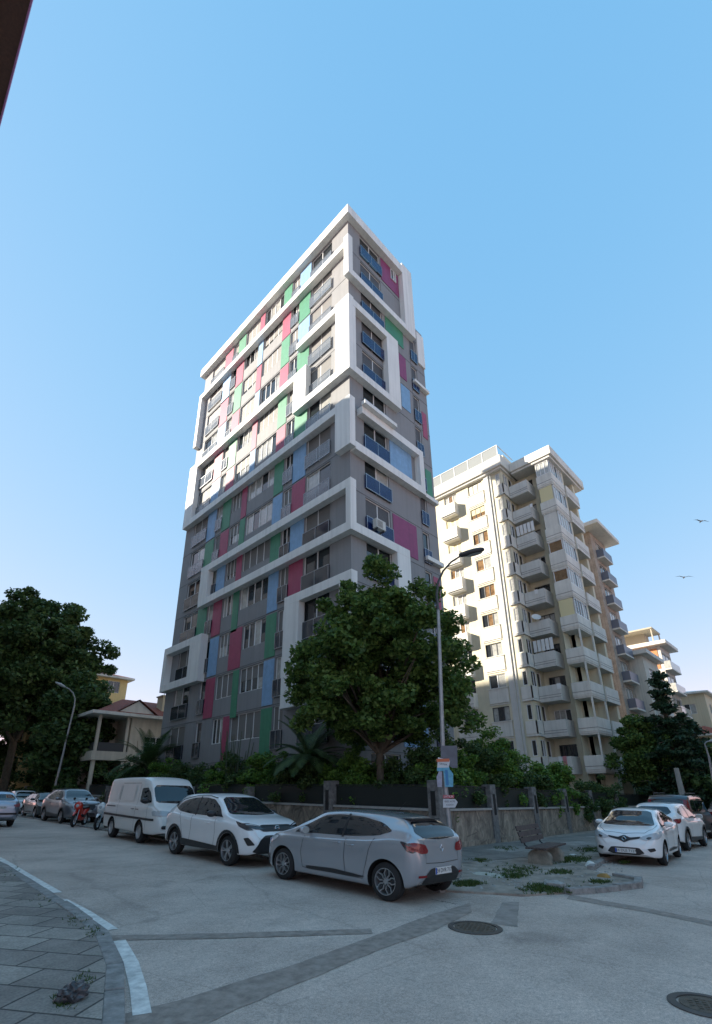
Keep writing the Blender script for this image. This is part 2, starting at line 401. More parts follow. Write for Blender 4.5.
patch('asphalt_patch', [(100, 936), (250, 933), (370, 929), (372, 934), (250, 938), (105, 941)], PATCH, .0055)
patch('asphalt_patch', [(570, 895), (650, 909), (720, 923), (720, 928), (650, 913), (566, 899)], PATCH)
patch('asphalt_patch', [(503, 902), (519, 902), (517, 927), (490, 924)], mat('worn_asphalt_patch', (.29, .25, .22), .85, var=.3, scale=6, bump=.5, bscale=90))
# ------------------------------------------------------------------ facade tools
class Face:
    """a vertical wall plane: origin o, direction d along the wall, outward normal n (all 2D)"""
    def __init__(s, o, d, n): s.o = Vector(o); s.d = Vector(d); s.n = Vector(n)
    def p(s, u, z, off=0): q = s.o + s.d*u + s.n*off; return (q.x, q.y, z)
    def box(s, mb, u0, u1, z0, z1, a, b, m=0):
        p = [s.p(u0, z0, a), s.p(u1, z0, a), s.p(u1, z0, b), s.p(u0, z0, b)]
        q = [(x, y, z1) for x, y, _ in p]; i = len(mb.v); mb.v += p + q
        for f in ((0, 3, 2, 1), (4, 5, 6, 7), (0, 1, 5, 4), (1, 2, 6, 5), (2, 3, 7, 6), (3, 0, 4, 7)):
            mb.f.append(tuple(i+k for k in f)); mb.m.append(m)
    def rect(s, mb, u0, u1, z0, z1, off, m=0):
        mb.quad(s.p(u0, z0, off), s.p(u1, z0, off), s.p(u1, z1, off), s.p(u0, z1, off), m)
    def wall(s, mb, u0, u1, z0, z1, holes, depth=.22, m=0, mr=None):
        mr = m if mr is None else mr
        zs = sorted({z0, z1} | {h[k] for h in holes for k in (2, 3)}); us = sorted({u0, u1} | {h[k] for h in holes for k in (0, 1)})
        for a, b in zip(zs, zs[1:]):
            run = None
            for c, d in zip(us, us[1:]):
                uc, zc = (c+d)/2, (a+b)/2
                inside = any(h[0] < uc < h[1] and h[2] < zc < h[3] for h in holes)
                if not inside: run = (run[0], d) if run else (c, d)
                if inside and run: s.rect(mb, *run, a, b, 0, m); run = None
            if run: s.rect(mb, *run, a, b, 0, m)
        for h in holes:
            a, b, c, d = h
            mb.quad(s.p(a, c), s.p(a, d), s.p(a, d, -depth), s.p(a, c, -depth), mr); mb.quad(s.p(b, c), s.p(b, d), s.p(b, d, -depth), s.p(b, c, -depth), mr)
            mb.quad(s.p(a, c), s.p(b, c), s.p(b, c, -depth), s.p(a, c, -depth), mr); mb.quad(s.p(a, d), s.p(b, d), s.p(b, d, -depth), s.p(a, d, -depth), mr)
    def window(s, name, parent, u0, u1, z0, z1, n=2, off=-.16, state='glass', gl=None, fr=None, shut=None, bar=.055, transom=0):
        """frame with mullions (part), pane and roller shutter (sub-parts)"""
        gl = gl or GL_DARK; fr = fr or FRAME; shut = shut or SHUT
        mb = MB()
        for a, b, c, d in ((u0, u1, z0, z0+bar), (u0, u1, z1-bar, z1), (u0, u0+bar, z0+bar, z1-bar), (u1-bar, u1, z0+bar, z1-bar)): s.box(mb, a, b, c, d, off, off+.07)
        for k in range(1, n):
            u = u0 + (u1-u0)*k/n; s.box(mb, u-bar*.6, u+bar*.6, z0+bar, z1-bar, off, off+.065)
        if transom: s.box(mb, u0+bar, u1-bar, z0+transom-.03, z0+transom+.03, off, off+.06)
        w = mb.build(name, fr, parent)
        pm = MB(); s.rect(pm, u0+.02, u1-.02, z0+.02, z1-.02, off+.02)
        if isinstance(gl, list):
            pm = MB()
            for k in range(n):
                ua, ub = u0+.02+(u1-u0-.04)*k/n, u0+.02+(u1-u0-.04)*(k+1)/n
                s.rect(pm, ua, ub, z0+.02, z1-.02, off+.02, random.randrange(len(gl)))
        pm.build('pane', gl, w)
        f = {'glass': 0, 'half': .55, 'shutter': 1, 'most': .78}[state]
        if f:
            sm = MB(); s.box(sm, u0+bar+.003, u1-bar-.003, z1-bar-(z1-z0-bar)*f*(.94 if z1-z0 < 1.9 else 1), z1-bar-.003, off+.028, off+.055); sm.build('roller_shutter', shut, w)
        return w
    def railing(s, parent, u0, u1, z0, z1, off, gl, sides=True, name='balcony_railing', back=0):
        mb = MB()
        s.box(mb, u0, u1, z0, z1, off-.015, off, 0)
        if sides:
            s.box(mb, u0, u0+.015, z0, z1, back, off-.015, 0); s.box(mb, u1-.015, u1, z0, z1, back, off-.015, 0)
        s.box(mb, u0-.02, u1+.02, z1+.002, z1+.04, off-.03, off+.012, 1); s.box(mb, u0-.02, u1+.02, z0-.04, z0-.002, off-.03, off+.012, 1)
        for k in range(3):
            u = u0 + (u1-u0)*k/2; s.box(mb, u-.018, u+.018, z0, z1, off+.002, off+.014, 1)
        return mb.build(name, [gl, METAL], parent)

# ------------------------------------------------------------------ the tower
T = empty('apartment_tower', (0, 0, 0), 0, 'tall apartment tower with pink, green and blue panels and white frames on grey walls', 'apartment building')
FL = Face((0, 0), (0, 1), (-1, 0)); FR = Face((0, 0), (1, 0), (0, -1))
ZF = [38.75, 35.8, 32.85, 29.9, 26.95, 24.0, 21.1, 18.2, 15.3, 12.4, 9.45, 6.55, 3.65, .75]
TOPZ = 41.7
LB, GN, PK, WP = P_LB, P_G, P_PK, None
rows = [ # A, p1, p2, C, p3, D, p4, p5, F
 ('glass', LB, GN, 'glass4', PK, 'shutter', GN, PK, 'shutter'),
 ('glassc', GN, PK, 'most', LB, 'glass4', PK, LB, 'shutter'),
 ('shutter', LB, GN, 'shutter', PK, 'most', GN, PK, 'most'),
 ('most', GN, PK, 'glass4', LB, 'shutter', PK, LB, 'glass'),
 ('shutter', WP, GN, 'shutter', PK, 'glass4', GN, PK, 'half'),
 ('glassc', GN, PK, 'glass4', LB, 'half', PK, LB, 'half'),
 ('most', LB, GN, 'glass4', PK, 'shutter', GN, LB, 'shutter'),
 ('glassc', PK, LB, 'glass3', GN, 'half', PK, GN, 'glass'),
 ('shutter', LB, GN, 'shutter', PK, 'most', LB, WP, 'glass'),
 ('glass', PK, LB, 'glass4', GN, 'glass2', PK, GN, 'glass'),
 ('glass', WP, GN, 'glass4', PK, 'half2', LB, WP, 'shutter'),
 ('glassc', WP, LB, 'half', GN, 'shutter', PK, None, 'glass3'),
 ('glass', None, GN, 'shutter', PK, 'glass2', None, None, 'shutter'),
 ('glass', None, None, 'half', None, 'half', None, None, 'glass')]
hl, hr = [], []
wins = []
for r, (z, row) in enumerate(zip(ZF, rows)):
    top = TOPZ if r == 0 else ZF[r-1]
    A, p1, p2, C_, p3, D, p4, p5, F_ = row
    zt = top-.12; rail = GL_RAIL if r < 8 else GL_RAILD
    def st(s): return 'glass' if s.startswith('glass') else s.rstrip('2345')
    for key, (a, b) in (('A', (1.72, 4.05)), ('B', (5.5, 6.42)), ('E', (14.45, 15.28)), ('F', (16.78, 19.1))):
        hl.append((a, b, z+.4, zt))
        s = {'A': A, 'F': F_, 'B': random.choice(['glass', 'glass', 'half', 'most']), 'E': random.choice(['glass', 'glassc', 'most'])}[key]
        g = [GL_DARK, GL_CURT] if s in ('glassc', 'glass3') or random.random() < .45 else GL_DARK
        FL.window('balcony_door', T, a, b, z+.4, zt, 2 if key in 'AF' else 1 + (key == 'B'), state=st(s), gl=g)
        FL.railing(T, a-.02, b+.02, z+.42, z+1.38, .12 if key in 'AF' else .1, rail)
    c1 = 10.2 if p3 in (LB,) or r in (0, 2, 4, 10, 11) else 10.9
    wz = z+1.15
    hl.append((7.62, c1, wz, zt)); FL.window('window', T, 7.62, c1, wz, zt, 4, state=st(C_), gl=[GL_CURT, GL_DARK, GL_DARK])
    d1 = 13.1; d0 = c1+.8
    if D.endswith('2'): d1 = 13.1; d0 = 11.75
    hl.append((d0, d1, wz, zt)); FL.window('window', T, d0, d1, wz, zt, 3, state=st(D), gl=[GL_CURT, GL_DARK])
    for col, (a, b) in ((p1, (4.1, 5.44)), (p2, (6.5, 7.55)), (p3, (c1+.06, d0-.06)), (p4, (13.2, 14.38)), (p5, (15.36, 16.7))):
        if col is None: continue
        mb = MB(); FL.box(mb, a, b, z+.02 if col is not p3 else z-.3*(r % 2), top-.14, .004, .035); mb.build('colour_panel', col, T)
# left facade wall with its openings, storey joints
mb = MB(); FL.wall(mb, 0, 20.6, -2, TOPZ, hl, .2, 0)
for z in ZF: FL.box(mb, 0, 20.6, z-.03, z+.005, .001, .014, 1)
mb.build('facade_wall', [GREY, GREYD], T)
# right facade rows
rr = [ # main window state, panel (u0,u1,z0,z1,mat), small-window state
 ('glass', (3.62, 5.78, .35, 2.8, P_PU), None), ('shutter', None, None), ('shutter', (3.85, 5.95, .8, 2.85, P_G), 'most'),
 ('most', (5.2, 6.1, .6, 2.85, P_PU), 'shutter'), ('shutter', (5.3, 6.35, .7, 2.85, P_LB), 'shutter'), ('glassc', None, 'half'),
 ('glass', (3.7, 6.0, .6, 2.7, P_LB), 'most'), ('glassc', None, 'half'), ('shutter', (3.7, 6.1, .3, 2.75, P_PU), 'glassc'), ('glassc', None, 'glass'),
 ('glass', (3.8, 6.0, .3, 2.7, P_G), 'glass'), ('half', None, 'glass'), ('glass', (3.8, 6, .3, 2.7, P_LB), 'half'), ('glass', None, 'glass')]
for r, (z, (s, pn, s2)) in enumerate(zip(ZF, rr)):
    top = TOPZ if r == 0 else ZF[r-1]; zt = top-.12
    b = 3.5
    hr.append((1.25, b, z+.45, zt))
    g = [GL_DARK, GL_CURT] if s == 'glassc' else GL_DARK
    FR.window('balcony_door', T, 1.25, b, z+.45, zt, 2, state='glass' if s.startswith('glass') else s, gl=g, shut=SHUT_SHADE)
    FR.railing(T, 1.2, b+.06, z+.5, z+1.42, .14, GL_BLUE)
    if pn:
        mb = MB(); FR.box(mb, pn[0], pn[1], z+pn[2], z+pn[3], .004, .035); mb.build('colour_panel', pn[4], T)
    if r == 0:
        hr.append((4.78, 5.4, z+1.6, z+2.7)); FR.window('window', T, 4.78, 5.4, z+1.6, z+2.7, 2, off=.04, gl=[GL_CURT, GL_DARK], bar=.035)
    if s2:
        hr.append((6.82, 7.55, z+.4, zt)); FR.window('balcony_door', T, 6.82, 7.55, z+.4, zt, 1, state='glass' if s2.startswith('glass') else s2, gl=[GL_DARK, GL_CURT], shut=SHUT_SHADE)
        FR.railing(T, 6.8, 7.57, z+.45, z+1.4, .1, GL_BLUE, back=.01)
for (u0, u1, z0, z1, m_) in ((7.75, 8.3, 26.4, 28.8, P_PK), (7.62, 8.35, 21.2, 23.5, P_G), (7.65, 8.3, 12.6, 15.0, P_PK)):
    mb = MB(); FR.box(mb, u0, u1, z0, z1, .004, .035); mb.build('colour_panel', m_, T)
mb = MB(); FR.wall(mb, 0, 6.75, -2, TOPZ, [h for h in hr if h[1] < 6.6], .2, 0); FR.wall(mb, 6.75, 8.6, -2, 37.4, [h for h in hr if h[1] > 6.7], .2, 0)
for z in ZF:
    FR.box(mb, 0, 6.75, z-.03, z+.005, .001, .014, 1)
    if z < 37: FR.box(mb, 6.75, 8.6, z-.03, z+.005, .001, .014, 1)
FR.box(mb, 6.752, 6.77, -2, 37.3, .001, .012, 1)
mb.build('facade_wall', [GREY, GREYD], T)
mb = MB()   # the body behind the facades, roofs
mb.box(.25, 6.74, .25, 20.58, -2, TOPZ-.05); mb.box(6.745, 8.58, .25, 16, -2, 37.35)
mb.quad((0, 20.6, -2), (6.75, 20.6, -2), (6.75, 20.6, TOPZ), (0, 20.6, TOPZ)); mb.quad((6.75, 0, 37.3), (6.75, 20.6, 37.3), (6.75, 20.6, TOPZ), (6.75, 0, TOPZ))
mb.quad((8.6, 0, -2), (8.6, 16, -2), (8.6, 16, 37.4), (8.6, 0, 37.4))
mb.build('rear_wall', GREY, T)
mb = MB()   # roof parapet
mb.box(-.45, 7.1, -.45, 20.95, TOPZ, 42.6); mb.box(-.3, 6.9, -.3, 20.8, 42.6, 42.72)
mb.build('roof', WHITE, T, bevel=.02)
def frame(pieces, extra=None):
    mb = MB()
    for (f, u0, u1, z0, z1, a, b) in pieces: f.box(mb, u0, u1, z0, z1, a, b)
    return mb.build('white_frame', WHITE, T, bevel=.012)
def belt(f, u0, u1, z, a=-.01, b=.45): return (f, u0, u1, z-.27, z+.28, a, b)
c = -.45
frame([belt(FL, .0, 20.5, 38.55), (FL, 20.0, 20.5, 32.5, 38.28, -.01, .45), (FL, c, .0, 35.3, 39.3, 0, .45), belt(FR, .001, 7.1, 35.6), (FR, 5.85, 7.1, 35.871, 42.9, -.01, .449)])
frame([belt(FL, .85, 5.1, 32.8), (FL, c, .85, 26.6, 33.2, -.01, .45), belt(FL, .85, 5.2, 26.87), (FL, 3.85, 5.2, 27.14, 29.63, -.01, .45), belt(FL, 3.85, 20.5, 29.9), (FL, 19.1, 20.5, 24.28, 29.63, -.01, .45), belt(FL, .85, 20.5, 24.0),
       (FL, c, .85, 20.78, 24.45, -.01, .451), (FR, .0, .02, 20.78, 24.45, -.01, .44),
       (FR, .001, 4.7, 32.45, 33.05, -.01, .45), (FR, .001, 4.7, 26.6, 27.15, -.01, .45), (FR, 3.42, 4.7, 27.15, 32.45, -.01, .45), (FR, .001, .22, 27.15, 32.45, -.01, .43)])
frame([belt(FR, .65, 6.9, 24.0), belt(FR, .021, 6.9, 20.93), (FR, 6.42, 6.9, 21.2, 23.73, -.01, .45)])
frame([belt(FL, -.45, 16.1, 18.15), (FL, 14.95, 16.1, 15.62, 17.88, -.01, .45), belt(FL, -.45, 16.1, 15.35), (FL, c, -.05, 15.62, 17.88, 0, .45), belt(FR, .001, 4.7, 15.35), (FR, 3.45, 4.7, 9.1, 15.08, -.01, .45), belt(FR, .001, 3.45, 9.3)])
frame([belt(FL, -.45, 5.2, 12.4), (FL, 3.85, 5.2, 6.6, 12.13, -.01, .45), belt(FL, -.45, 5.2, 6.35), (FL, c, .5, 6.62, 12.13, 0, .449)])
frame([belt(FL, 14.75, 20.6, 12.45, b=.55), belt(FL, 14.75, 20.6, 9.5, b=.55), (FL, 14.75, 16.4, 9.77, 12.18, -.01, .55), (FL, 20.2, 20.6, 9.77, 12.18, -.01, .55)])
for q_ in ((6.8, 8.62, 30.9, 31.15, .3), (7.7, 8.62, 33.6, 37.0, .12), (6.8, 8.62, 20.75, 21.05, .3), (6.8, 8.62, 15.85, 16.15, .3)): frame([(FR, *q_[:4], -.01, q_[4])])
mb = MB(); FR.box(mb, .6, 3.7, 23.3+.98, 24.55, .45, .75); mb.build('balcony_slab', WHITE, T)
mb = MB(); FL.box(mb, -.0, .0, 0, 0, 0, 0)
# rooftop: nothing rises above the parapet; an air conditioner hangs at a lower window of the right facade
def ac_unit(f, parent, u, z, off, w=.8):
    mb = MB(); f.box(mb, u, u+w, z, z+.58, off, off+.3, 0)
    for k in range(9): f.box(mb, u+.06, u+w*.68, z+.07+k*.05, z+.085+k*.05, off+.301, off+.312, 1)
    f.box(mb, u+.1, u+.14, z-.12, z, off-.1, off+.28, 1); f.box(mb, u+w-.14, u+w-.1, z-.12, z, off-.1, off+.28, 1)
    return mb.build('air_conditioner', [mat('aged_white_metal', (.55, .55, .52), .5), FRAMED], parent, bevel=.01)
ac_unit(FR, T, 1.5, 15.95, .3)

# ------------------------------------------------------------------ the cream apartment block
CREAM = mat('cream_render', (.62, .57, .43), .8, var=.08, scale=.6, dirt=.12)
PALE = mat('pale_grey_render', (.58, .57, .54), .75, var=.08, scale=.8, dirt=.15)
PALE2 = mat('weathered_white_parapet', (.64, .62, .57), .75, var=.1, scale=.7, dirt=.16)
CURT = mat('yellow_awning', (.66, .58, .34), .8)
SHUTW = mat('cream_roller_shutter', (.6, .58, .5), .6); slats(SHUTW)
Q = w2l([13.4665, 42.4135, 0])
B = empty('cream_apartment_block', (float(Q[0]), float(Q[1]), 0), 0, 'cream apartment block with white boxed balconies and flat overhanging roof, right of the tower', 'apartment building')
BF = Face((0, 0), (0, 1), (-1, 0)); BR = Face((1.55, -6.23), (1, 0), (0, -1)); BM1 = Face((1.55, .77), (0, 1), (-1, 0)); BREC = Face((2.9, 0), (0, 1), (-1, 0)); BSIDE = Face((0, -1.95), (1, 0), (0, -1))
ZB = [2.95+2.93*k for k in range(10)]
ROOF = 32.3
holes = []
for k, z in enumerate(ZB):
    holes += [(.28, 1.92, z+1.6, z+2.85), (3.35, 4.95, z+1.45, z+2.8)]
    if k < 9 or 1: holes.append((-1.72, -1.28, z+1.45, z+2.75))
mb = MB(); BF.wall(mb, -1.95, 6.35, -3, ROOF, holes, .2, 0)
mb.quad((0, 6.35, -3), (8.1, 6.35, -3), (8.1, 6.35, ROOF), (0, 6.35, ROOF))
BSIDE.wall(mb, 0, 2.9, -3, ROOF, [(.35, 1.3, z+1.4, z+2.75) for z in ZB] + [(1.5, 2.2, z+1.4, z+2.75) for z in ZB], .15, 0)
mb.build('wall', CREAM, B)
mb = MB(); BREC.wall(mb, -4.78, -1.95, -3, ROOF, [(-3.85, -2.35, z+.1, z+2.4) for z in ZB], .2, 0)
mb.quad((1.6, -4.78, -3), (2.9, -4.78, -3), (2.9, -4.78, ROOF), (1.6, -4.78, ROOF))
mb.build('wall', CREAM, B)
LAU = [mat('pink_cloth', (.5, .2, .22), .9), mat('white_cloth', (.7, .7, .7), .9)]
for k, z in enumerate(ZB):
    up = k >= 5
    g = [GL_DARK, GL_CURT] if k < 4 else [GL_WARM, GL_DARK, GL_CURT]
    top_s = {9: 'shutter', 8: 'half', 7: 'glass'}.get(k, 'glass')
    BF.window('window', B, .28, 1.92, z+1.6, z+2.85, 2 if k in (0, 2, 6) else 3, off=-.14, state=top_s, gl=g, shut=SHUTW if k == 9 else CURT, fr=FRAME if k in (0, 2, 6) else FRAMED)
    BF.window('window', B, 3.35, 4.95, z+1.45, z+2.8, 3, off=-.14, state={9: 'glass', 8: 'shutter', 7: 'shutter'}.get(k, 'glass'), gl=[GL_WARM, GL_CURT] if k > 3 else GL_DARK, shut=CURT if k > 6 else SHUTW)
    BF.window('window', B, -1.72, -1.28, z+1.45, z+2.75, 1, off=-.1, gl=[GL_CURT, GL_DARK])
    BSIDE.window('window', B, .35, 1.3, z+1.4, z+2.75, 2, off=-.1, gl=[GL_CURT, GL_DARK]); BSIDE.window('window', B, 1.5, 2.2, z+1.4, z+2.75, 1, off=-.1, gl=GL_DARK)
    # spandrels and bands
    mb = MB()
    BF.box(mb, .15, 2.05, z+.25, z+1.55, .003, .09); BF.box(mb, .1, 2.1, z+1.52, z+1.6, .003, .14); BF.box(mb, .15, 2.05, z+.1, z+.2, .003, .06)
    mb.build('spandrel', PALE2, B, bevel=.01)
    mb = MB()
    BF.box(mb, -2.05, -1.05, z+.3, z+1.35, .003, .1); BSIDE.box(mb, -.1, 2.35, z+.3, z+1.35, .003, .1); BSIDE.box(mb, -.15, 2.4, z+.1, z+.25, .003, .16); BF.box(mb, -2.1, -1.05, z+.1, z+.25, .003, .16)
    mb.build('spandrel', PALE2, B)
    # balcony boxes of the left column
    mb = MB(); BF.box(mb, 3.25, 5.1, z+.12, z+1.4, .003, .75); BF.box(mb, 3.3, 5.05, z, z+.12, .003, .62)
    BF.box(mb, 3.25, 5.1, z+.4, z+.43, .75, .76, 1)
    mb.build('balcony', [PALE2, GREYD], B, bevel=.015)
    # recessed balconies
    mb = MB(); BM1.box(mb, -4.75, -2.88, z, z+.12, -1.3, .5); BM1.box(mb, -4.75, -2.88, z+.12, z+1.35, .4, .52)
    BM1.box(mb, -4.75, -4.63, z+.12, z+1.35, -1.3, .4); BM1.box(mb, -3.0, -2.88, z+.12, z+1.35, -1.3, .4)
    for h in (.3, .5): BM1.box(mb, -4.77, -2.86, z+h, z+h+.03, .521, .535, 1)
    b_ = mb.build('balcony', [PALE, GREYD], B)
    BREC.window('balcony_door', B, -3.85, -2.35, z+.1, z+2.4, 3, off=-.15, gl=[GL_DARK, GL_CURT] if k % 3 else GL_DARK, state='glass', fr=FRAME if k in (1, 6) else FRAMED)
    if k in (3, 7):
        mb = MB()
        for j in range(5): BM1.box(mb, -4.75+j*.37, -4.45+j*.37, z+1.5, z+2.55, .44, .455)
        mb.build('awning', LAU[1], B)
    if k in (1, 3, 7, 8, 9): ac_unit(BSIDE, B, 1.8, z+.9, .12)
    # wraparound corner balconies
    mb = MB(); t = .12
    def ring(zz0, zz1, o, m=0):
        BM1.box(mb, -7.0-o, -5.5, zz0, zz1, o-t, o, m); BR.box(mb, -o+t, 3.2, zz0, zz1, o-t, o, m)
    ring(z+.12, z+1.35, .0); BM1.box(mb, -5.62, -5.5, z+.12, z+1.35, -1.3, -t)
    mb.box(1.6, 4.7, -6.18, -4.78, z, z+.13); ring(z+.28, z+.34, .03, 0); ring(z+.52, z+.55, .02, 1)
    mb.box(4.78, 8.0, -6.38, -5.13, z, z+.13); BR.box(mb, 3.24, 6.45, z+.13, z+1.3, .03, .15); BR.box(mb, 6.33, 6.45, z+.13, z+1.3, -1.0, .03)
    for h in (.3, .5): BR.box(mb, 3.22, 6.47, z+h, z+h+.03, .151, .165, 1)
    mb.build('balcony', [PALE2, GREYD], B, bevel=.008)
    # what closes the corner balcony above its parapet
    if k >= 4:
        zt = z+2.9
        if k in (4, 7, 8):
            mb = MB(); BM1.box(mb, -6.8, -5.6, z+1.36, zt, -.12, -.06); mb.build('awning', CURT if k != 7 else PALE2, B)
        else:
            BM1.window('window', B, -6.85, -5.6, z+1.4 if k == 9 else z+1.75, zt-.05, 3 if k == 9 else 1, off=-.13, gl=GL_CURT if k == 9 else GL_WARM)
            mb = MB(); BM1.box(mb, -6.98, -5.5, zt-.05, zt+.1, -.13, -.02); mb.build('spandrel', PALE2, B); mb = MB(); BM1.box(mb, -6.98, -5.5, z+1.355, z+1.4 if k == 9 else z+1.75, -.13, -.03); mb.build('spandrel', PALE2, B)
        BR.window('window', B, .15, 3.1, z+1.4, zt-.02, 5, off=-.12, gl=[GL_CURT, GL_CURT, GL_DARK])
        mb = MB(); mb.box(1.7, 4.6, -6.08, -4.83, z+1.3, zt-.03); mb.build('room_wall', PALE, B)
    else:
        mb = MB(); mb.box(1.58, 1.7, -6.21, -6.09, z+1.36, z+2.92); mb.build('pillar', PALE2, B); mb = MB(); mb.box(4.55, 4.7, -6.21, -6.09, z+1.36, z+2.92); mb.build('pillar', PALE2, B)
    # dark loggia behind the second balcony of the right facade
    f2 = Face((1.55, -5.18), (1, 0), (0, -1))
    f2.window('balcony_door', B, 3.6, 6.0, z+.2, z+2.6, 3, off=.02, gl=[GL_DARK, GL_DARK, GL_CURT], fr=FRAMED if k % 2 else FRAME)
mb = MB(); mb.box(3.15, 8.1, -5.17, 6.3, -3, ROOF); mb.box(3.15, 4.7, -5.19, -4.85, -3, ROOF); mb.box(7.6, 8.1, -6.13, -5.17, -3, ROOF)
mb.box(3.9, 4.72, -6.23, -5.23, -3, 2.9); mb.box(4.72, 4.95, -6.18, -5.18, 2.95, ROOF)
mb.build('core_wall', CREAM, B)
mb = MB(); BF.box(mb, -.02, -.45, -3, ROOF, -.0, .12); BF.box(mb, -.62, -.82, -3, ROOF, .0, .1); mb.build('pilaster', PALE, B)
mb = MB(); mb.tube([(-.16, -.54, -2), (-.16, -.54, ROOF)], .06, 8); mb.build('drain_pipe', PALE, B)
for (k, y0, w_, m_, h_) in ((0, -3.6, .3, 0, .8), (0, -3.2, .25, 1, .6), (2, -4.1, .35, 1, .5), (5, -3.4, .3, 1, .45), (8, -4.2, .25, 1, .4)):
    mb = MB(); mb.box(.985, 1.0, y0, y0+w_, ZB[k]+1.37-h_*.9, ZB[k]+1.38); o_ = mb.build('cloth', LAU[m_], None); o_.matrix_world = Matrix.Translation((float(Q[0]), float(Q[1]), 0)); tag(o_, ['pink towel hanging over the lowest recessed balcony of the cream block', 'white towel beside the pink one on the lowest recessed balcony', 'white cloth hanging over the third recessed balcony of the cream block', 'white cloth hanging over the sixth recessed balcony of the cream block', 'white cloth hanging over the second highest recessed balcony'][[0, 1, 2, 3, 4][[(0, -3.6), (0, -3.2), (2, -4.1), (5, -3.4), (8, -4.2)].index((k, y0))]], 'laundry')
mb = MB()  # roof slab with deep parapet, chamfered below
def roofring(x0, x1, y0, y1, z0, z1): mb.box(x0, x1, y0, y1, z0, z1)
roofring(-.55, 8.6, -2.35, 6.9, ROOF+.25, ROOF+1.5); roofring(-.35, 8.4, -2.15, 6.7, ROOF, ROOF+.25)
roofring(1.25, 9.9, -6.63, -2.352, ROOF+.2, ROOF+1.2); roofring(1.4, 9.6, -6.43, -2.36, ROOF-.05, ROOF+.2)
mb.build('roof', PALE2, B, bevel=.06)
mb = MB()
for k in range(6):
    y = -2.1+k*1.72; mb.box(-.45, -.38, y, y+.07, ROOF+1.5, ROOF+2.75)
mb.box(-.46, -.37, -2.1, 6.55, ROOF+2.75, ROOF+2.82); mb.box(-.45, 3, -2.12, -2.05, ROOF+2.75, ROOF+2.82)
ter = mb.build('terrace_frame', FRAME, B)
mb = MB(); mb.box(-.42, -.4, -2.0, 6.5, ROOF+1.5, ROOF+2.74); mb.build('pane', mat('terrace_glass', (.3, .31, .3), .12, spec=.9), ter)
mb = MB(); mb.box(1.2, 9, -1.9, 5.8, ROOF+1.4, ROOF+2.6); mb.build('penthouse_wall', CREAM, B)

def dish(parent, loc, r):
    mb = MB(); mb.lathe([(0.001, 0), (r*.5, .03), (r*.85, .1), (r, .16), (r*.98, .17), (r*.5, .045), (.001, .02)], 20); o = mb.build('satellite_dish', mat('dish_white', (.65, .65, .63), .5), parent, smooth=True)
    o.location = loc; o.rotation_euler = (R_(55), 0, R_(-50)); return o
dish(B, (.9, -2.9, ZB[4]+1.6), .42)

# ------------------------------------------------------------------ brown block behind
BROWN = slab_mat('brown_stone_tiles', (.4, .33, .27), (.46, .39, .32), 0, .62, .3, 0, (.2, .14, .1))
def oriented_block(name, label, x0, y0, lx, ly, h, wallm, floors, fh, z0, balc=True, roofm=None, eave=1.0, railm=None, left_cols=0, flat=True, thick=.5, winw=1.5):
    E = empty(name, (x0, y0, 0), 0, label, 'apartment building')
    f = Face((0, 0), (1, 0), (0, -1)); fl = Face((0, 0), (0, 1), (-1, 0))
    hs = []; n = max(1, int(lx/(winw*2.1))); hs2 = []
    for k in range(floors):
        z = z0+k*fh
        for j in range(n):
            u = lx*(j+.5)/n; hs.append((u-winw/2, u+winw/2, z+.9 if not balc else z+.15, z+fh-.55))
        for j in range(left_cols):
            u = ly*(j+.5)/left_cols; hs2.append((u-.7, u+.7, z+1.0, z+fh-.5))
    mb = MB(); f.wall(mb, 0, lx, -4, h, hs, .2); fl.wall(mb, 0, ly, -4, h, hs2, .2)
    mb.quad((lx, 0, -4), (lx, ly, -4), (lx, ly, h), (lx, 0, h)); mb.quad((0, ly, -4), (lx, ly, -4), (lx, ly, h), (0, ly, h)); mb.build('wall', wallm, E)
    for i, hh in enumerate(hs):
        f.window('window', E, *hh, 2, off=-.15, gl=[GL_CURT, GL_DARK])
    for i, hh in enumerate(hs2):
        fl.window('window', E, *hh, 2, off=-.15, gl=[GL_CURT, GL_DARK, GL_WARM])
    if balc:
        for k in range(floors):
            z = z0+k*fh
            for j in range(n):
                u = lx*(j+.5)/n; mb = MB(); f.box(mb, u-winw/2-.3, u+winw/2+.3, z-.05, z+.12, 0.002, .8); b_ = mb.build('balcony_slab', wallm if railm is None else PALE2, E)
                mb = MB()
                f.box(mb, u-winw/2-.3, u+winw/2+.3, z+.13, z+1.1, .74, .78)
                f.box(mb, u-winw/2-.3, u-winw/2-.26, z+.13, z+1.1, .01, .74); f.box(mb, u+winw/2+.26, u+winw/2+.3, z+.13, z+1.1, .01, .74)
                mb.build('balcony_railing', railm or GREYD, E)
    mb = MB(); mb.box(-eave, lx+eave*.6, -eave, ly, h, h+thick); mb.build('roof', roofm or PALE2, E, bevel=.05)
    return E
KQ = (float(Q[0])+1.55, float(Q[1])-6.23)
GREYRAIL = mat('blue_grey_railing', (.13, .15, .2), .4)
oriented_block('brown_apartment_block', 'brown stone clad apartment block with deep eave, behind the cream block', KQ[0]+14.4, KQ[1]+1.65, 5.2, 9, 30.6, BROWN, 10, 2.95, .8, True, PALE2, 1.5, GREYRAIL, 0, winw=2.4)
oriented_block('white_apartment_building', 'white six storey apartment building with long ribbon openings, right of the brown block', KQ[0]+19.2, KQ[1]+.2, 6.2, 7.5, 16.0, mat('aged_white_render', (.6, .57, .5), .8, var=.08, scale=.5, dirt=.2), 5, 2.95, .6, True, PALE2, .7, PALE2, 0, winw=2.6)
ORG = mat('orange_brown_cladding', (.5, .2, .08), .7)
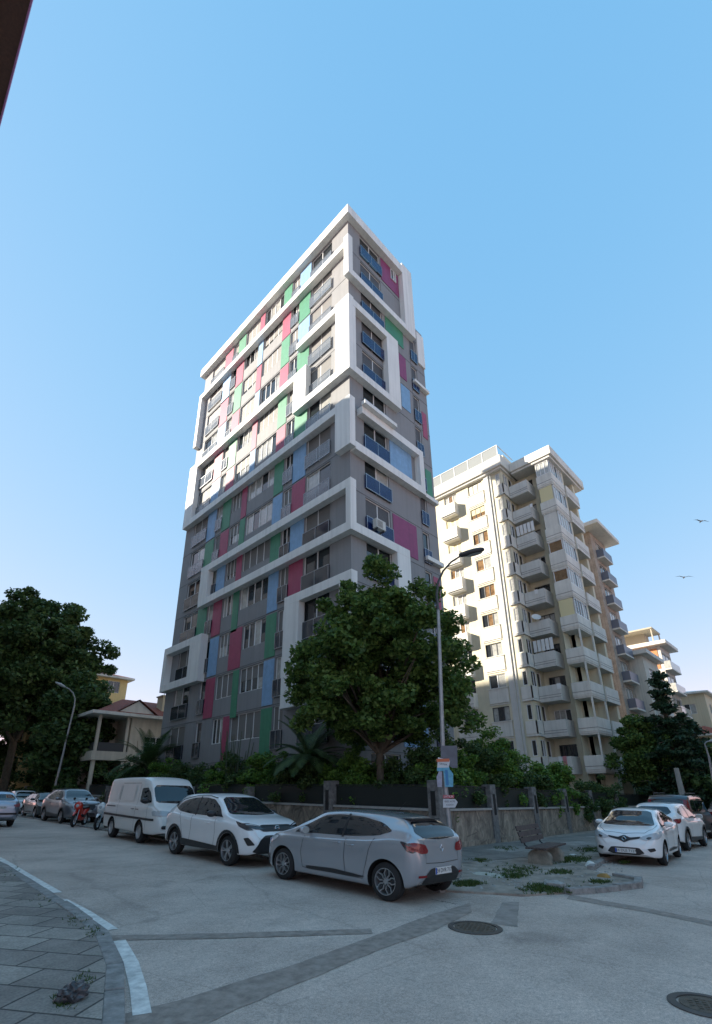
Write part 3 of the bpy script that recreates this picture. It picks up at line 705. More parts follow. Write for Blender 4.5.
o3 = oriented_block('penthouse_apartment_building', 'pale apartment building with orange brown upper walls and a covered roof terrace', KQ[0]+31, KQ[1]+.6, 5.0, 14, 19.6, mat('pale_render', (.55, .52, .48), .8, dirt=.2), 6, 2.95, 1.6, True, PALE2, 1.0, GL_CURT, 3, winw=4.5)
mb = MB(); mb.box(.5, 4.8, .5, 7, 22.3, 22.5); mb.box(.6, .75, .6, .75, 20.1, 22.3); mb.box(.6, .75, 6.8, 6.95, 20.1, 22.3); mb.box(4.6, 4.75, .6, .75, 20.1, 22.3); mb.box(2.5, 4.5, 2, 7, 20.1, 22.3); mb.build('terrace_canopy', mat('canopy_cloth', (.42, .36, .27), .8), o3)
mb = MB(); mb.box(-.02, -.06, .4, 4.6, 16.6, 19.3); mb.box(-.02, -.06, .4, 4.6, 13.2, 15.6); mb.build('cladding_panel', ORG, o3)
# ------------------------------------------------------------------ low yellow house on the right
def gable_house(name, label, cat, x0, y0, lx, ly, h, wallm, roofm, rise, floors, ncol, nrow, eave=.6, z0=0, loggia=False):
    E = empty(name, (x0, y0, 0), 0, label, cat)
    f = Face((0, 0), (1, 0), (0, -1)); fl = Face((0, 0), (0, 1), (-1, 0)); hs = []; h2 = []
    for k in range(floors):
        z = z0+k*3.0
        for j in range(ncol):
            u = lx*(j+.5)/ncol; hs.append((u-.7, u+.7, z+1.0, z+2.4))
        for j in range(nrow):
            u = ly*(j+.5)/nrow; h2.append((u-.7, u+.7, z+1.0, z+2.4))
    mb = MB(); f.wall(mb, 0, lx, -4, h, hs); fl.wall(mb, 0, ly, -4, h, h2); mb.quad((0, ly, -4), (lx, ly, -4), (lx, ly, h), (0, ly, h)); mb.quad((lx, 0, -4), (lx, ly, -4), (lx, ly, h), (lx, 0, h)); mb.build('wall', wallm, E)
    for q in hs: f.window('window', E, *q, 2, gl=[GL_CURT, GL_DARK])
    for q in h2: fl.window('window', E, *q, 2, gl=[GL_CURT, GL_DARK])
    mb = MB(); e = eave
    mb.box(-e, lx+e, -e, ly+e, h, h+.22, 1)
    a, b, c_, d = (-e, -e, h+.22), (lx+e, -e, h+.22), (lx+e, ly+e, h+.22), (-e, ly+e, h+.22)
    r = min(lx, ly)*.5; p, q = ((r, ly/2, h+.22+rise), (lx-r, ly/2, h+.22+rise)) if lx >= ly else ((lx/2, r, h+.22+rise), (lx/2, ly-r, h+.22+rise))
    if lx >= ly: mb.poly([a, b, q, p]); mb.poly([b, c_, q]); mb.poly([c_, d, p, q]); mb.poly([d, a, p])
    else: mb.poly([a, b, p]); mb.poly([b, c_, q, p]); mb.poly([c_, d, q]); mb.poly([d, a, p, q])
    mb.build('roof', [roofm, PALE2], E)
    return E
TILE = mat('red_roof_tiles', (.24, .06, .035), .8, var=.35, scale=6, bump=.7, bscale=14)
YEL = mat('yellow_render', (.66, .5, .24), .8, var=.06, dirt=.12); BEIGE = mat('beige_render', (.6, .53, .38), .8, dirt=.15)
gable_house('beige_house', 'low beige house with shallow pale roof at the far right edge, behind the cedar', 'house', KQ[0]+40, KQ[1]-1.5, 10, 12, 14.2, BEIGE, PALE2, 1.2, 4, 2, 3, z0=1.5)
gable_house('red_roofed_house', 'small house with a red tiled roof, lowest building at the far right behind the trees', 'house', KQ[0]+27, KQ[1]-4.3, 5, 4, 7.4, BEIGE, TILE, 1.1, 2, 2, 1, eave=.5)
# ------------------------------------------------------------------ old villa and yellow building on the left
V = empty('old_villa', (-2.4, 27, 0), 0, 'old cream two storey villa with pillared veranda and red tiled roof, left of the tower', 'house')
VF = Face((0, 0), (1, 0), (0, -1)); VL = Face((0, 0), (0, 1), (-1, 0))
VC = mat('old_villa_plaster', (.52, .48, .4), .85, var=.12, scale=1, dirt=.2)
hs = [(3.9, 5.5, 5.0, 6.6), (3.9, 5.5, 1.6, 3.6)]
mb = MB(); Face((0, 0), (1, 0), (0, -1)).wall(mb, 2.6, 11, -1, 8.1, hs); mb.quad((2.6, 0, -1), (2.6, 3.2, -1), (2.6, 3.2, 8.1), (2.6, 0, 8.1)); mb.quad((0, 3.2, -1), (2.6, 3.2, -1), (2.6, 3.2, 8.1), (0, 3.2, 8.1)); mb.quad((0, 3.2, -1), (0, 10, -1), (0, 10, 8.1), (0, 3.2, 8.1))
mb.build('wall', VC, V)
w = VF.window('window', V, 3.9, 5.5, 5.0, 6.6, 3, transom=1.1); VF.window('window', V, 3.9, 5.5, 1.6, 3.6, 3)
mb = MB(); mb.box(-.3, 2.6, -.3, 3.2, 4.5, 4.9); mb.box(-.3, 2.6, -.3, -.2, 4.9, 5.2); mb.box(-.3, -.2, -.2, 3.2, 4.9, 5.2); mb.build('veranda_slab', VC, V); mb = MB(); mb.box(.15, 2.2, -.12, -.06, 4.95, 5.9); mb.box(-.12, -.06, .15, 2.7, 4.95, 5.9); mb.build('veranda_railing', FRAMED, V)
for (x, y) in ((0.0, 0), (2.3, 0), (0, 2.8)):
    mb = MB(); mb.box(x-.13, x+.13, y-.13, y+.13, .3, 4.5); mb.build('pillar', VC, V); mb = MB(); mb.box(x-.11, x+.11, y-.11, y+.11, 4.9, 8.1); mb.build('pillar', VC, V)
mb = MB(); mb.box(.9, 2.1, 3.1, 3.19, 5.0, 7.2); mb.build('door', FRAMED, V); mb = MB(); mb.box(.9, 2.1, 3.1, 3.19, 1.0, 3.2); mb.build('door', FRAMED, V)
mb = MB(); h = 8.1
mb.box(-.9, 11.6, -.8, 10.5, h, h+.25, 1); mb.poly([(-.5, -.4, h+.25), (11.2, -.4, h+.25), (8, 4.5, h+2.3), (3.2, 4.5, h+2.3)]); mb.poly([(-.5, -.4, h+.25), (3.2, 4.5, h+2.3), (-.5, 10, h+.25)]); mb.poly([(11.2, -.4, h+.25), (11.2, 10, h+.25), (8, 4.5, h+2.3)])
mb.poly([(1.2, .1, h+.26), (4.8, .1, h+.26), (3.0, .1, h+1.5)], 1); mb.poly([(1.0, -.1, h+.26), (3.0, -.1, h+1.62), (3.0, 3.4, h+1.62), (1.0, 1.2, h+.26)]); mb.poly([(5.0, -.1, h+.26), (3.0, -.1, h+1.62), (3.0, 3.4, h+1.62), (5.0, 1.2, h+.26)])
rf = mb.build('roof', [TILE, PALE2], V)
mb = MB(); mb.box(5.8, 7.8, 1.6, 2.8, h+.6, h+2.5); mb.box(5.7, 7.9, 1.5, 2.9, h+2.5, h+2.62); mb.build('chimney', BEIGE, rf)
for (x, hh) in ((6.0, 4.6), (6.9, 2.0)):
    mb = MB(); mb.tube([(x, 1.9, h+2.6), (x, 1.9, h+2.6+hh)], .03, 6)
    if hh > 4:
        for j in range(4): mb.tube([(x-.35+.05*j, 1.9, h+2.4+hh-.2*j), (x+.35-.05*j, 1.9, h+2.4+hh-.2*j)], .012, 4)
    mb.build('antenna', METAL, rf)
gable_house('yellow_building', 'yellow building with tall windows rising behind the villa roof', 'house', -3.5, 45, 9.5, 8, 15.2, YEL, TILE, 1.4, 5, 3, 2, z0=.5)
# ------------------------------------------------------------------ the row across the left street: only its eave enters the frame
EAVE = mat('dark_red_brown_soffit', (.06, .028, .022), .7, var=.3, scale=8); FASC = mat('purple_fascia', (.3, .13, .3), .6)
def row_block(y0, y1, h, label, eave=True):
    E = empty('street_block', (-20.2, y0, 0), 0, label, 'apartment building'); L = y1-y0
    f = Face((0, 0), (0, 1), (1, 0)); hs = []; n = int(L/3.6); fl = int((h-1)/3)
    for k in range(fl):
        for j in range(n): u = L*(j+.5)/n; hs.append((u-.85, u+.85, 1+k*3+.9, 1+k*3+2.4))
    mb = MB(); f.wall(mb, 0, L, -2, h, hs, .2); mb.box(-12, -.25, .05, L-.05, -2, h-.1)
    mb.quad((0, 0, -2), (-12, 0, -2), (-12, 0, h), (0, 0, h)); mb.quad((0, L, -2), (-12, L, -2), (-12, L, h), (0, L, h)); mb.build('wall', mat('white_plaster', (.78, .76, .7), .8, dirt=.1), E)
    pm = MB()
    for q in hs: f.rect(pm, q[0], q[1], q[2], q[3], -.15, 0)
    wo_ = pm.build('window_glass', GL_DARK, E); wo_['kind'] = 'stuff'
    mb = MB(); mb.box(-12.3, 1.3, -.6, L, h, h+.3, 0); mb.box(1.3, 1.36, -.6, L, h-.03, h+.34, 1); mb.build('roof', [EAVE, FASC], E)
row_block(-9, 24, 33, 'apartment block across the left street whose dark red eave enters the top left corner')
row_block(24.2, 70, 37, 'taller apartment block farther along the left street, out of the picture on the left')

def bounce_block(x0, x1, y, h, label):  # unseen blocks added to bounce warm sunlight onto the street
    E = empty('street_block', (x0, y, 0), 0, label, 'apartment building'); L = x1-x0
    f = Face((0, 0), (1, 0), (0, 1)); hs = []; n = int(L/3.6); fl = int((h-1)/3)
    for k in range(fl):
        for j in range(n): u = L*(j+.5)/n; hs.append((u-.85, u+.85, k*3+.9, k*3+2.4))
    mb = MB(); f.wall(mb, 0, L, -3, h, hs, .2); mb.box(.05, L-.05, -12, -.25, -3, h-.1)
    mb.quad((0, 0, -3), (0, -12, -3), (0, -12, h), (0, 0, h)); mb.build('wall', mat('pale_bounce_render', (.7, .66, .58), .8, dirt=.1), E)
    pm = MB()
    for q in hs: f.rect(pm, q[0], q[1], q[2], q[3], -.15, 0)
    w_ = pm.build('window_glass', GL_DARK, E); w_['kind'] = 'stuff'
    mb = MB(); mb.box(-.3, L+.3, -12, .5, h, h+.3); mb.build('roof', PALE2, E)
bounce_block(2, 34, -24, 17, 'unseen pale block added across the right street to bounce sunlight')
bounce_block(37, 70, -24, 20, 'second unseen pale block added across the right street to bounce sunlight')
# ------------------------------------------------------------------ garden wall: stone panels between pillars
CAP = mat('wall_cap_stone', (.36, .35, .33), .8, var=.15, scale=4)
FENCE = mat('dark_screen_fabric', (.012, .016, .014), .6); IRON = mat('dark_iron', (.03, .03, .032), .5, .4)
PILL = mat('rough_granite', (.17, .165, .16), .85, var=.4, scale=7, bump=.6, bscale=30)
def wall_piece(a, b, label, t=.3, h=1.17):
    a, b = Vector(a), Vector(b); L = (b-a).length; rz = math.atan2((b-a).y, (b-a).x)
    mid = (a+b)/2; E = empty('garden_wall', (a.x, a.y, 0), rz, label, 'wall', 'stone garden walls with dark screens')
    def g(u): p = a.lerp(b, u/L); return gz(p.x, p.y)
    def sb(mb, u0, u1, y0, y1, z0, z1, m=0):
        i = len(mb.v); mb.v += [(u0, y0, g(u0)+z0), (u1, y0, g(u1)+z0), (u1, y1, g(u1)+z0), (u0, y1, g(u0)+z0), (u0, y0, g(u0)+z1), (u1, y0, g(u1)+z1), (u1, y1, g(u1)+z1), (u0, y1, g(u0)+z1)]
        for f in ((0, 3, 2, 1), (4, 5, 6, 7), (0, 1, 5, 4), (1, 2, 6, 5), (2, 3, 7, 6), (3, 0, 4, 7)): mb.f.append(tuple(i+k for k in f)); mb.m.append(m)
    mb = MB(); sb(mb, 0, L, -t/2, t/2, -.3, h); sb(mb, 0, L, -t/2-.06, -t/2, -.1, .2); mb.build('wall', STONE, E)
    mb = MB(); sb(mb, 0, L, -t/2-.06, t/2+.06, h, h+.08); mb.build('coping', CAP, E, bevel=.01)
    mb = MB(); sb(mb, .02, L-.02, -.01, .01, h+.12, h+.78); sc = mb.build('screen', FENCE, E)
    mb = MB(); sb(mb, 0, L, -.025, .025, h+.80, h+.84); sb(mb, 0, L, -.02, .02, h+.09, h+.12)
    n = max(1, int(L/1.2))
    for k in range(1, n): u = L*k/n; sb(mb, u-.015, u+.015, .012, .04, h+.12, h+.8)
    mb.build('rail', IRON, E)
def pillar(x, y, rz, h, label, w=.46):
    E = empty('stone_pillar', (x, y, gz(x, y)), rz, label, 'pillar', 'granite pillars of the garden wall')
    mb = MB(); mb.box(-w/2, w/2, -w/2, w/2, -.3, h); mb.build('post', PILL, E, bevel=.02)
    mb = MB(); mb.box(-w*.2, w*.2, -w/2-.012, -w/2-.001, h-1.1, h-.35); mb.build('inlay', BLACK, E)
LY = [-6.3, -1.1, 4.6, 10.4, 16.4, 22.5, 40]
for k in range(len(LY)-1):
    wall_piece((-2.35, LY[k+1]-.25), (-2.35, LY[k]+.25), 'stone garden wall with dark screen along the left street, ' + ['behind the silver hatchback', 'behind the white crossover', 'behind the white van', 'behind the motorbikes', 'behind the grey car', 'far end under the trees'][k])
wl = [('stone pillar at the wall corner just behind the sign post', 0), ('stone pillar right above the silver hatchback roof', 1), ('stone pillar above the white crossover', 2), ('stone pillar beside the white van', 3), ('stone pillar between the van and the motorbikes', 4), ('stone pillar behind the grey car', 5)]
for lb, k in wl: pillar(-2.4, LY[k], -math.pi/2, 2.15 if k < 2 else 1.9, lb)
RX = [-2.3, 1.45, 5.6, 9.7, 14.0, 18.6, 40]
def ry(x): return -6.3+(x+2.3)*.07 if x < 15 else -5.09
for k in range(len(RX)-1):
    wall_piece((RX[k]+.25, ry(RX[k])), (RX[k+1]-.25, ry(RX[k+1])), 'stone garden wall with dark screen along the right street, ' + ['nearest stretch beside the sign post', 'stretch behind the bench', 'stretch right of the bench', 'stretch left of the white hatchback', 'stretch behind the white hatchback', 'far end'][k])
for k in range(1, 6): pillar(RX[k], ry(RX[k]), 0, 2.1, 'stone pillar of the right street wall, ' + ['', 'first right of the sign post', 'right above the bench', 'right of the bench', 'left of the white hatchback', 'behind the white hatchback'][k], w=.4)

# ------------------------------------------------------------------ vegetation
rng = np.random.default_rng(5)
def leaf_cloud(name, centres, radii, n_per, size, material, parent, flat=.75, up=.35, elong=1.7, curl=True):
    """leaf-sized folded faces spread through clumps"""
    C_ = np.repeat(np.asarray(centres, float), n_per, axis=0); Rr = np.repeat(np.asarray(radii, float), n_per)
    N = len(C_)
    d = rng.normal(size=(N, 3)); d /= np.linalg.norm(d, axis=1)[:, None]
    r = rng.random(N)**.45
    P = C_ + d*(r*Rr)[:, None]*np.array([1, 1, flat])
    a = rng.normal(size=(N, 3)); a[:, 2] = a[:, 2]*.5-.35; a /= np.linalg.norm(a, axis=1)[:, None]
    nrm = d*.5 + rng.normal(size=(N, 3))*.6 + np.array([0, 0, up]); b = np.cross(nrm, a); b /= (np.linalg.norm(b, axis=1)[:, None]+1e-9)
    c = np.cross(a, b)
    s = size*(.6+.8*rng.random(N))[:, None]
    V = np.stack([P-a*s*elong*.5, P+b*s*.5-c*s*.12, P+a*s*elong*.5, P-b*s*.5-c*s*.12], axis=1).reshape(-1, 3)
    me = bpy.data.meshes.new(name); me.vertices.add(4*N); me.vertices.foreach_set('co', V.ravel())
    me.loops.add(4*N); me.loops.foreach_set('vertex_index', np.arange(4*N)); me.polygons.add(N)
    me.polygons.foreach_set('loop_start', np.arange(N)*4); me.polygons.foreach_set('loop_total', np.full(N, 4))
    me.update(calc_edges=True); me.materials.append(material)
    o = bpy.data.objects.new(name, me); COL.objects.link(o)
    if parent is not None: o.parent = parent
    return o
BARK = mat('rough_bark', (.09, .07, .05), .9, var=.35, scale=6, bump=.9, bscale=18)
LF1 = leaf_mat('broad_leaves', (.038, .085, .02), (.17, .26, .06), .38); LF2 = leaf_mat('dark_leaves', (.028, .062, .02), (.11, .175, .05), .33)
LF3 = leaf_mat('bright_shrub_leaves', (.05, .12, .02), (.17, .3, .05)); LF4 = leaf_mat('conifer_needles', (.015, .045, .022), (.055, .105, .05))
def crown_points(c, rx, ry_, rz, n, skew=0, seed=0, hollow=.35, bumps=.22):
    r = np.random.default_rng(seed); out = []
    ph = r.random(6)*6.28
    while len(out) < n:
        d = r.normal(size=3); d /= np.linalg.norm(d); az = math.atan2(d[1], d[0]); el = math.asin(d[2])
        k = 1+bumps*(math.sin(3*az+ph[0])*math.cos(2*el+ph[1])+.7*math.sin(5*az+ph[2]+3*el)+.5*math.sin(9*az+ph[3]))*.8
        q = (hollow+(1-hollow)*r.random()**.6)*k*.95
        z = d[2]*rz*q
        if z < -rz*.62: continue
        out.append((c[0]+d[0]*rx*q, c[1]+d[1]*ry_*q, c[2]+z+skew*d[0]))
    return np.array(out)
def tree(name, label, x, y, h, c, rad, n, npl, ls, lm, trunk_r=.2, group=None, seed=0, clump=.75, cat='tree', lean=(0, 0), limbs=16, bumps=.22, hollow=.35):
    E = empty(name, (x, y, gz(x, y)), 0, label, cat, group)
    pts = crown_points(c, *rad, n, seed=seed, bumps=bumps, hollow=hollow)
    r = random.Random(seed)
    leaf_cloud('crown', pts, clump*(.7+.6*np.random.default_rng(seed).random(n)), npl, ls, lm, E)
    fork = Vector((lean[0], lean[1], max(.8, c[2]-rad[2]*.75))); base = Vector((0, 0, -.25))
    mb = MB(); mid = base.lerp(fork, .5)+Vector((r.uniform(-.08, .08), r.uniform(-.08, .08), 0))
    mb.tube([base, base+Vector((0, 0, .35)), mid, fork], [trunk_r*1.5, trunk_r*1.08, trunk_r*.9, trunk_r*.8], 10); tr = mb.build('trunk', BARK, E, smooth=True)
    mb = MB()
    for k in range(limbs):
        t = Vector(pts[r.randrange(n)]); m1 = fork.lerp(t, .45)+Vector((r.uniform(-.3, .3), r.uniform(-.3, .3), r.uniform(0, .5)))
        mb.tube([fork-Vector((0, 0, .1)), m1, t], [trunk_r*.5, trunk_r*.28, trunk_r*.07], 6)
    mb.build('limbs', BARK, E)
    return E
# the big tree in front of the tower corner
tree('broadleaf_tree', 'large dark green broadleaf tree in front of the tower corner, behind the garden wall', -1.75, -3.2, 11.5, (.1, -.1, 6.5), (3.75, 3.75, 4.35), 330, 260, .12, LF1, .17, seed=9, clump=.52, limbs=48, bumps=.24, hollow=.25)
# big trees filling the left edge
def at_px(px, dist):
    d = WL + RL*(px-CXP)/F + UL*(CYP-793)/F; d = d/np.hypot(d[0], d[1]); q = CAM+d*dist; return float(q[0]), float(q[1])
LT = [(2, 60, 20, (0, 0, 12.6), (6.6, 6.6, 9), 330, 'tallest dark tree at the left edge above the parked cars', 11), (-32, 66, 20, (0, 0, 13), (8, 8, 9), 200, 'dark tree cut by the left edge, behind the tallest one', 12),
      (66, 50, 10, (0, 0, 6.0), (2.9, 2.9, 4.8), 150, 'lower dark tree filling the gap left of the villa', 13), (30, 66, 12, (0, 0, 7), (5, 5, 7), 140, 'dark tree far down the street between the two taller left trees', 14)]
for (px, D, h, c, rad, n, lb, sd) in LT:
    x, y = at_px(px, D); tree('street_tree', lb, x, y, h, c, rad, n, 230, .26, LF2, .4, 'big trees at the left end of the street', sd, clump=1.1, limbs=22, bumps=.17)
# low growth under them
for i, (px, D, s_) in enumerate([(8, 74, 3.4), (44, 62, 2.8), (68, 55, 2.3), (90, 48, 2.2), (24, 88, 4.5), (56, 80, 4.2), (86, 66, 3.2)]):
    x, y = at_px(px, D); E = empty('shrub', (x, y, gz(x, y)), 0, ['dark round shrub under the leftmost trees', 'dark shrub behind the small white car', 'dark shrub behind the leaning street lamp', 'dark shrub before the villa veranda', 'tall dark bush far down the left street', 'second tall dark bush far down the left street', 'tall dark bush beneath the villa'][i], 'shrub', 'dark shrubs at the left')
    leaf_cloud('foliage', crown_points((0, 0, s_*.8), s_*1.3, s_*1.3, s_, 50, seed=i+40), np.full(50, .6*s_/2), 130, .2, LF2, E)
    mb = MB(); mb.tube([(0, 0, -.2), (0, 0, s_*.7)], .06, 6); mb.build('stem', BARK, E)
# hedge shrubs behind the left wall and the right wall
def shrub(x, y, r, h, m, label, seed, group, n=None):
    E = empty('shrub', (x, y, gz(x, y)), 0, label, 'shrub', group)
    n = n or int(26*r*h)
    p = crown_points((0, 0, h*.52), r, r, h*.52, n, seed=seed, hollow=.3, bumps=.35)
    leaf_cloud('foliage', p, .34*(.7+.6*np.random.default_rng(seed).random(n)), 190, .075, m, E, up=.5)
    mb = MB(); mb.tube([(0, 0, -.2), (.05, 0, h*.5)], .05, 6); mb.tube([(0, 0, .2), (-.25, .1, h*.6)], .03, 5); mb.build('stem', BARK, E)
wh = ['beside the corner pillar', 'under the big tree', 'left of the big tree', 'right of the palm', 'at the palm foot', 'left of the palm', 'above the crossover', 'between crossover and van', 'above the van bonnet', 'above the van', 'left of the van', 'below the villa window', 'below the villa pillar', 'far left behind the wall']
for k, y in enumerate([-5.2, -3.6, -2.0, -.4, 1.2, 2.9, 4.8, 6.8, 8.9, 11.2, 13.6, 16.2, 19, 22.5]):
    shrub(-1.2+random.uniform(-.1, .2), y, 1.15+.02*k, [3.0, 2.9, 3.1, 3.25, 2.9, 2.95, 3.2, 3.0, 3.2, 3.0, 3.3, 3.3, 3.5, 3.6][k], [LF3, LF2, LF3, LF3, LF2, LF2, LF3, LF2, LF3, LF2, LF2, LF3, LF2, LF2][k], 'garden shrub over the left street wall, ' + wh[k], 60+k, 'shrubs over the left street wall')
wh = ['right of the sign post', 'second from the sign post', 'left above the bench', 'tall one above the bench', 'right above the bench', 'before the balconies of the cream block', 'bright one before the cream block corner', 'above the white hatchback', 'right of the hatchback', 'last before the round tree']
for k, x in enumerate([-.6, 1.0, 2.7, 4.4, 6.3, 8.4, 10.6, 13.0, 15.6, 18.5]):
    shrub(x, -4.9+.05*k, 1.2, [3.5, 3.6, 3.9, 4.0, 3.3, 3.2, 3.5, 2.6, 2.4, 2.6][k], [LF2, LF3, LF2, LF3, LF2, LF3, LF3, LF2, LF2, LF2][k], 'garden shrub over the right street wall, ' + wh[k], 80+k, 'shrubs over the right street wall')
# palms
FROND = leaf_mat('palm_leaflets', (.03, .07, .025), (.09, .16, .05))
def palm(x, y, hz, L, nf, label, seed):
    E = empty('palm_tree', (x, y, gz(x, y)), 0, label, 'palm tree', 'garden palms'); r = random.Random(seed)
    mb = MB(); mb.tube([(0, 0, -.2), (.03, 0, hz*.5), (0, 0, hz)], [.3, .24, .27], 12); mb.build('trunk', BARK, E)
    for k in range(nf):
        az = k*2.399+r.uniform(-.2, .2); el = R_(r.uniform(15, 80)); mb = MB(); pts = []
        p = Vector((0, 0, hz)); d = Vector((math.cos(az)*math.cos(el), math.sin(az)*math.cos(el), math.sin(el))); n = 16
        for i in range(n+1):
            pts.append(p.copy()); d.z -= .085+.02*r.random(); d.normalize(); p += d*(L/n)
        mb.tube(pts, [.028*(1-i/(n+3)) for i in range(n+1)], 5)
        for i in range(2, n):
            for j in (0, .5):
                q = pts[i].lerp(pts[i+1], j); t = (pts[i+1]-pts[i]).normalized(); sd = t.cross(Vector((0, 0, 1))).normalized(); upv = sd.cross(t)
                ll = .42*math.sin(math.pi*min(1, (i+j)/n*.9+.12))+.08
                for s in (-1, 1):
                    e = q+(sd*s*.8+t*.55+upv*.12)*ll; w = t*.04
                    mb.quad(q-w, q+w, e+w*.3-Vector((0, 0, ll*.18)), e-w*.3-Vector((0, 0, ll*.18)))
        mb.build('frond', FROND, E)
x, y = at_px(300, 23.5); palm(-1.25, 1.7, 3.1, 2.5, 34, 'palm with arching fronds before the ground floor of the tower', 1)
palm(-1.3, 19.0, 3.2, 3.2, 34, 'palm with arching fronds before the cream villa', 2)
palm(-1.1, 13.2, 1.7, 1.7, 16, 'small palm above the white van', 3)
# thin upright bare stems by the tower
E = empty('spiky_shrub', (-1.0, 8.6, gz(-1, 8.6)), 0, 'tall spiky shrub of thin upright stems before the tower left end', 'shrub'); r = random.Random(3); mb = MB()
for k in range(22):
    a = r.random()*6.28; q = r.random()*.5; t = r.uniform(.3, 1.0); hh = r.uniform(3.4, 5.0)
    mb.tube([(math.cos(a)*q*.3, math.sin(a)*q*.3, 0), (math.cos(a)*(q+t*.3), math.sin(a)*(q+t*.3), hh*.5), (math.cos(a)*(q+t*.7), math.sin(a)*(q+t*.7), hh)], [.05, .045, .02], 5)
mb.build('stems', mat('grey_green_stem', (.09, .11, .07), .8), E)
leaf_cloud('foliage', crown_points((0, 0, 2.8), .8, .8, 1.0, 14, seed=4), np.full(14, .4), 90, .1, LF2, E)
E = empty('bare_shrub', (-.8, 20.6, gz(-1, 20)), 0, 'bare thin branched shrub against the villa wall', 'shrub'); mb = MB()
for k in range(26):
    a = r.random()*6.28; t = r.uniform(.3, 1.2); hh = r.uniform(3.4, 5.4)
    mb.tube([(0, 0, 0), (math.cos(a)*t*.5, math.sin(a)*t*.5, hh*.5), (math.cos(a)*t, math.sin(a)*t, hh)], [.035, .028, .012], 5)
mb.build('stems', BARK, E)
# right side trees
x, y = at_px(655, 44); tree('round_tree', 'round dark green tree before the brown block on the right', x, y, 6, (0, 0, 4.7), (2.3, 2.3, 3.0), 120, 190, .14, LF1, .2, seed=21, clump=.6, limbs=14, bumps=.14)
def conifer(px, D, h, rb, label, seed):
    x, y = at_px(px, D); E = empty('cedar_tree', (x, y, gz(x, y)), 0, label, 'tree', 'cedars on the right'); r = random.Random(seed)
    mb = MB(); mb.tube([(0, 0, -.3), (0, 0, h*.5), (0, 0, h)], [.3, .2, .03], 8); mb.build('trunk', BARK, E)
    cs = []; rs = []; mb = MB()
    z = 1.6; k = 0
    while z < h:
        R0 = rb*(1-z/h)**.8+.25; n = max(3, int(6*(1-z/h)+3))
        for j in range(n):
            a = k+j*6.28/n+r.uniform(-.3, .3); L = R0*r.uniform(.5, 1.2)
            mb.tube([(0, 0, z), (math.cos(a)*L*.6, math.sin(a)*L*.6, z+.25), (math.cos(a)*L, math.sin(a)*L, z+.1)], [.06, .04, .01], 4)
            m_ = max(2, int(L/.45))
            for i in range(m_): t = (i+.6)/m_; cs.append((math.cos(a)*L*t+r.uniform(-.15, .15), math.sin(a)*L*t+r.uniform(-.15, .15), z+.25*math.sin(t*3)+r.uniform(-.3, .25)-.35*t*t)); rs.append(r.uniform(.35, .6))
        z += .62; k += 1.1
    leaf_cloud('crown', cs, rs, 75, .13, LF4, E, flat=.45, up=.9, elong=2.4); mb.build('limbs', BARK, E)
conifer(684, 43, 10.6, 2.7, 'tall dark cedar with tiered branches, left one at the right edge', 5)
conifer(707, 47, 7.4, 3.6, 'lower dark cedar at the right edge', 6)
for i, (px, D, s_) in enumerate([(640, 52, 3.0), (672, 56, 3.2), (700, 54, 3.3), (720, 50, 3.2), (690, 70, 4.5), (712, 72, 5), (735, 44, 3)]):
    x, y = at_px(px, D); E = empty('bush', (x, y, gz(x, y)), 0, 'dark bush at the right end of the street, ' + ['under the round tree', 'behind the concrete pole', 'under the lower cedar', 'cut by the right edge', 'in the far gap of the cedars', 'far one at the right edge', 'outside the right edge'][i], 'bush', 'dark bushes on the right')
    leaf_cloud('foliage', crown_points((0, 0, s_*.7), s_*1.4, s_*1.4, s_, 50, seed=i+140), np.full(50, .55*s_/2), 130, .2, LF2, E)
    mb = MB(); mb.tube([(0, 0, -.2), (0, 0, s_*.7)], .06, 6); mb.build('stem', BARK, E)
# grass tufts on the dirt of the corner: nobody could count the blades
gp_ = []
for (px, py, w, n) in [(548, 893-2, 22, 260), (513, 878, 14, 120), (572, 861, 18, 260), (590, 851, 14, 150), (520, 872, 25, 120), (468, 886, 12, 260), (600, 884, 10, 60), (505, 850, 12, 60), (625, 864, 5, 60), (480, 862, 9, 80), (560, 874, 12, 100)]:
    for _ in range(n):
        a = random.gauss(0, .5)*w; b_ = random.gauss(0, .33)*w*.3; gp_.append(G(px+a, py+b_))
mb = MB()
for (x, y) in gp_:
    z = gz(x, y)+.033
    for _ in range(5):
        a = random.random()*6.28; l = random.uniform(.02, .07); dx, dy = math.cos(a)*.012, math.sin(a)*.012; ox, oy = random.uniform(-.04, .04), random.uniform(-.04, .04); ex, ey = random.uniform(-.05, .05), random.uniform(-.05, .05)
        mb.poly([(x+ox-dx, y+oy-dy, z), (x+ox+dx, y+oy+dy, z), (x+ox+ex, y+oy+ey, z+l)])
tag(mb.build('grass', GRASS), 'low green weeds growing in patches on the dirt corner', 'grass', kind='stuff')
mb = MB()
for (px, py, n) in [(75, 926, 30), (90, 938, 30), (40, 905, 15), (84, 990, 25), (60, 1014, 90), (10, 878, 15)]:
    for _ in range(n):
        x, y = G(px+random.gauss(0, 5), py+random.gauss(0, 4)); z = gz(x, y)+.06
        for _ in range(4):
            a = random.random()*6.28; l = random.uniform(.02, .05); dx, dy = math.cos(a)*.008, math.sin(a)*.008; ex, ey = random.uniform(-.04, .04), random.uniform(-.04, .04)
            mb.poly([(x-dx, y-dy, z), (x+dx, y+dy, z), (x+ex, y+ey, z+l)])
tag(mb.build('grass', GRASS), 'thin green weeds in the joints of the left kerb', 'grass', kind='stuff')
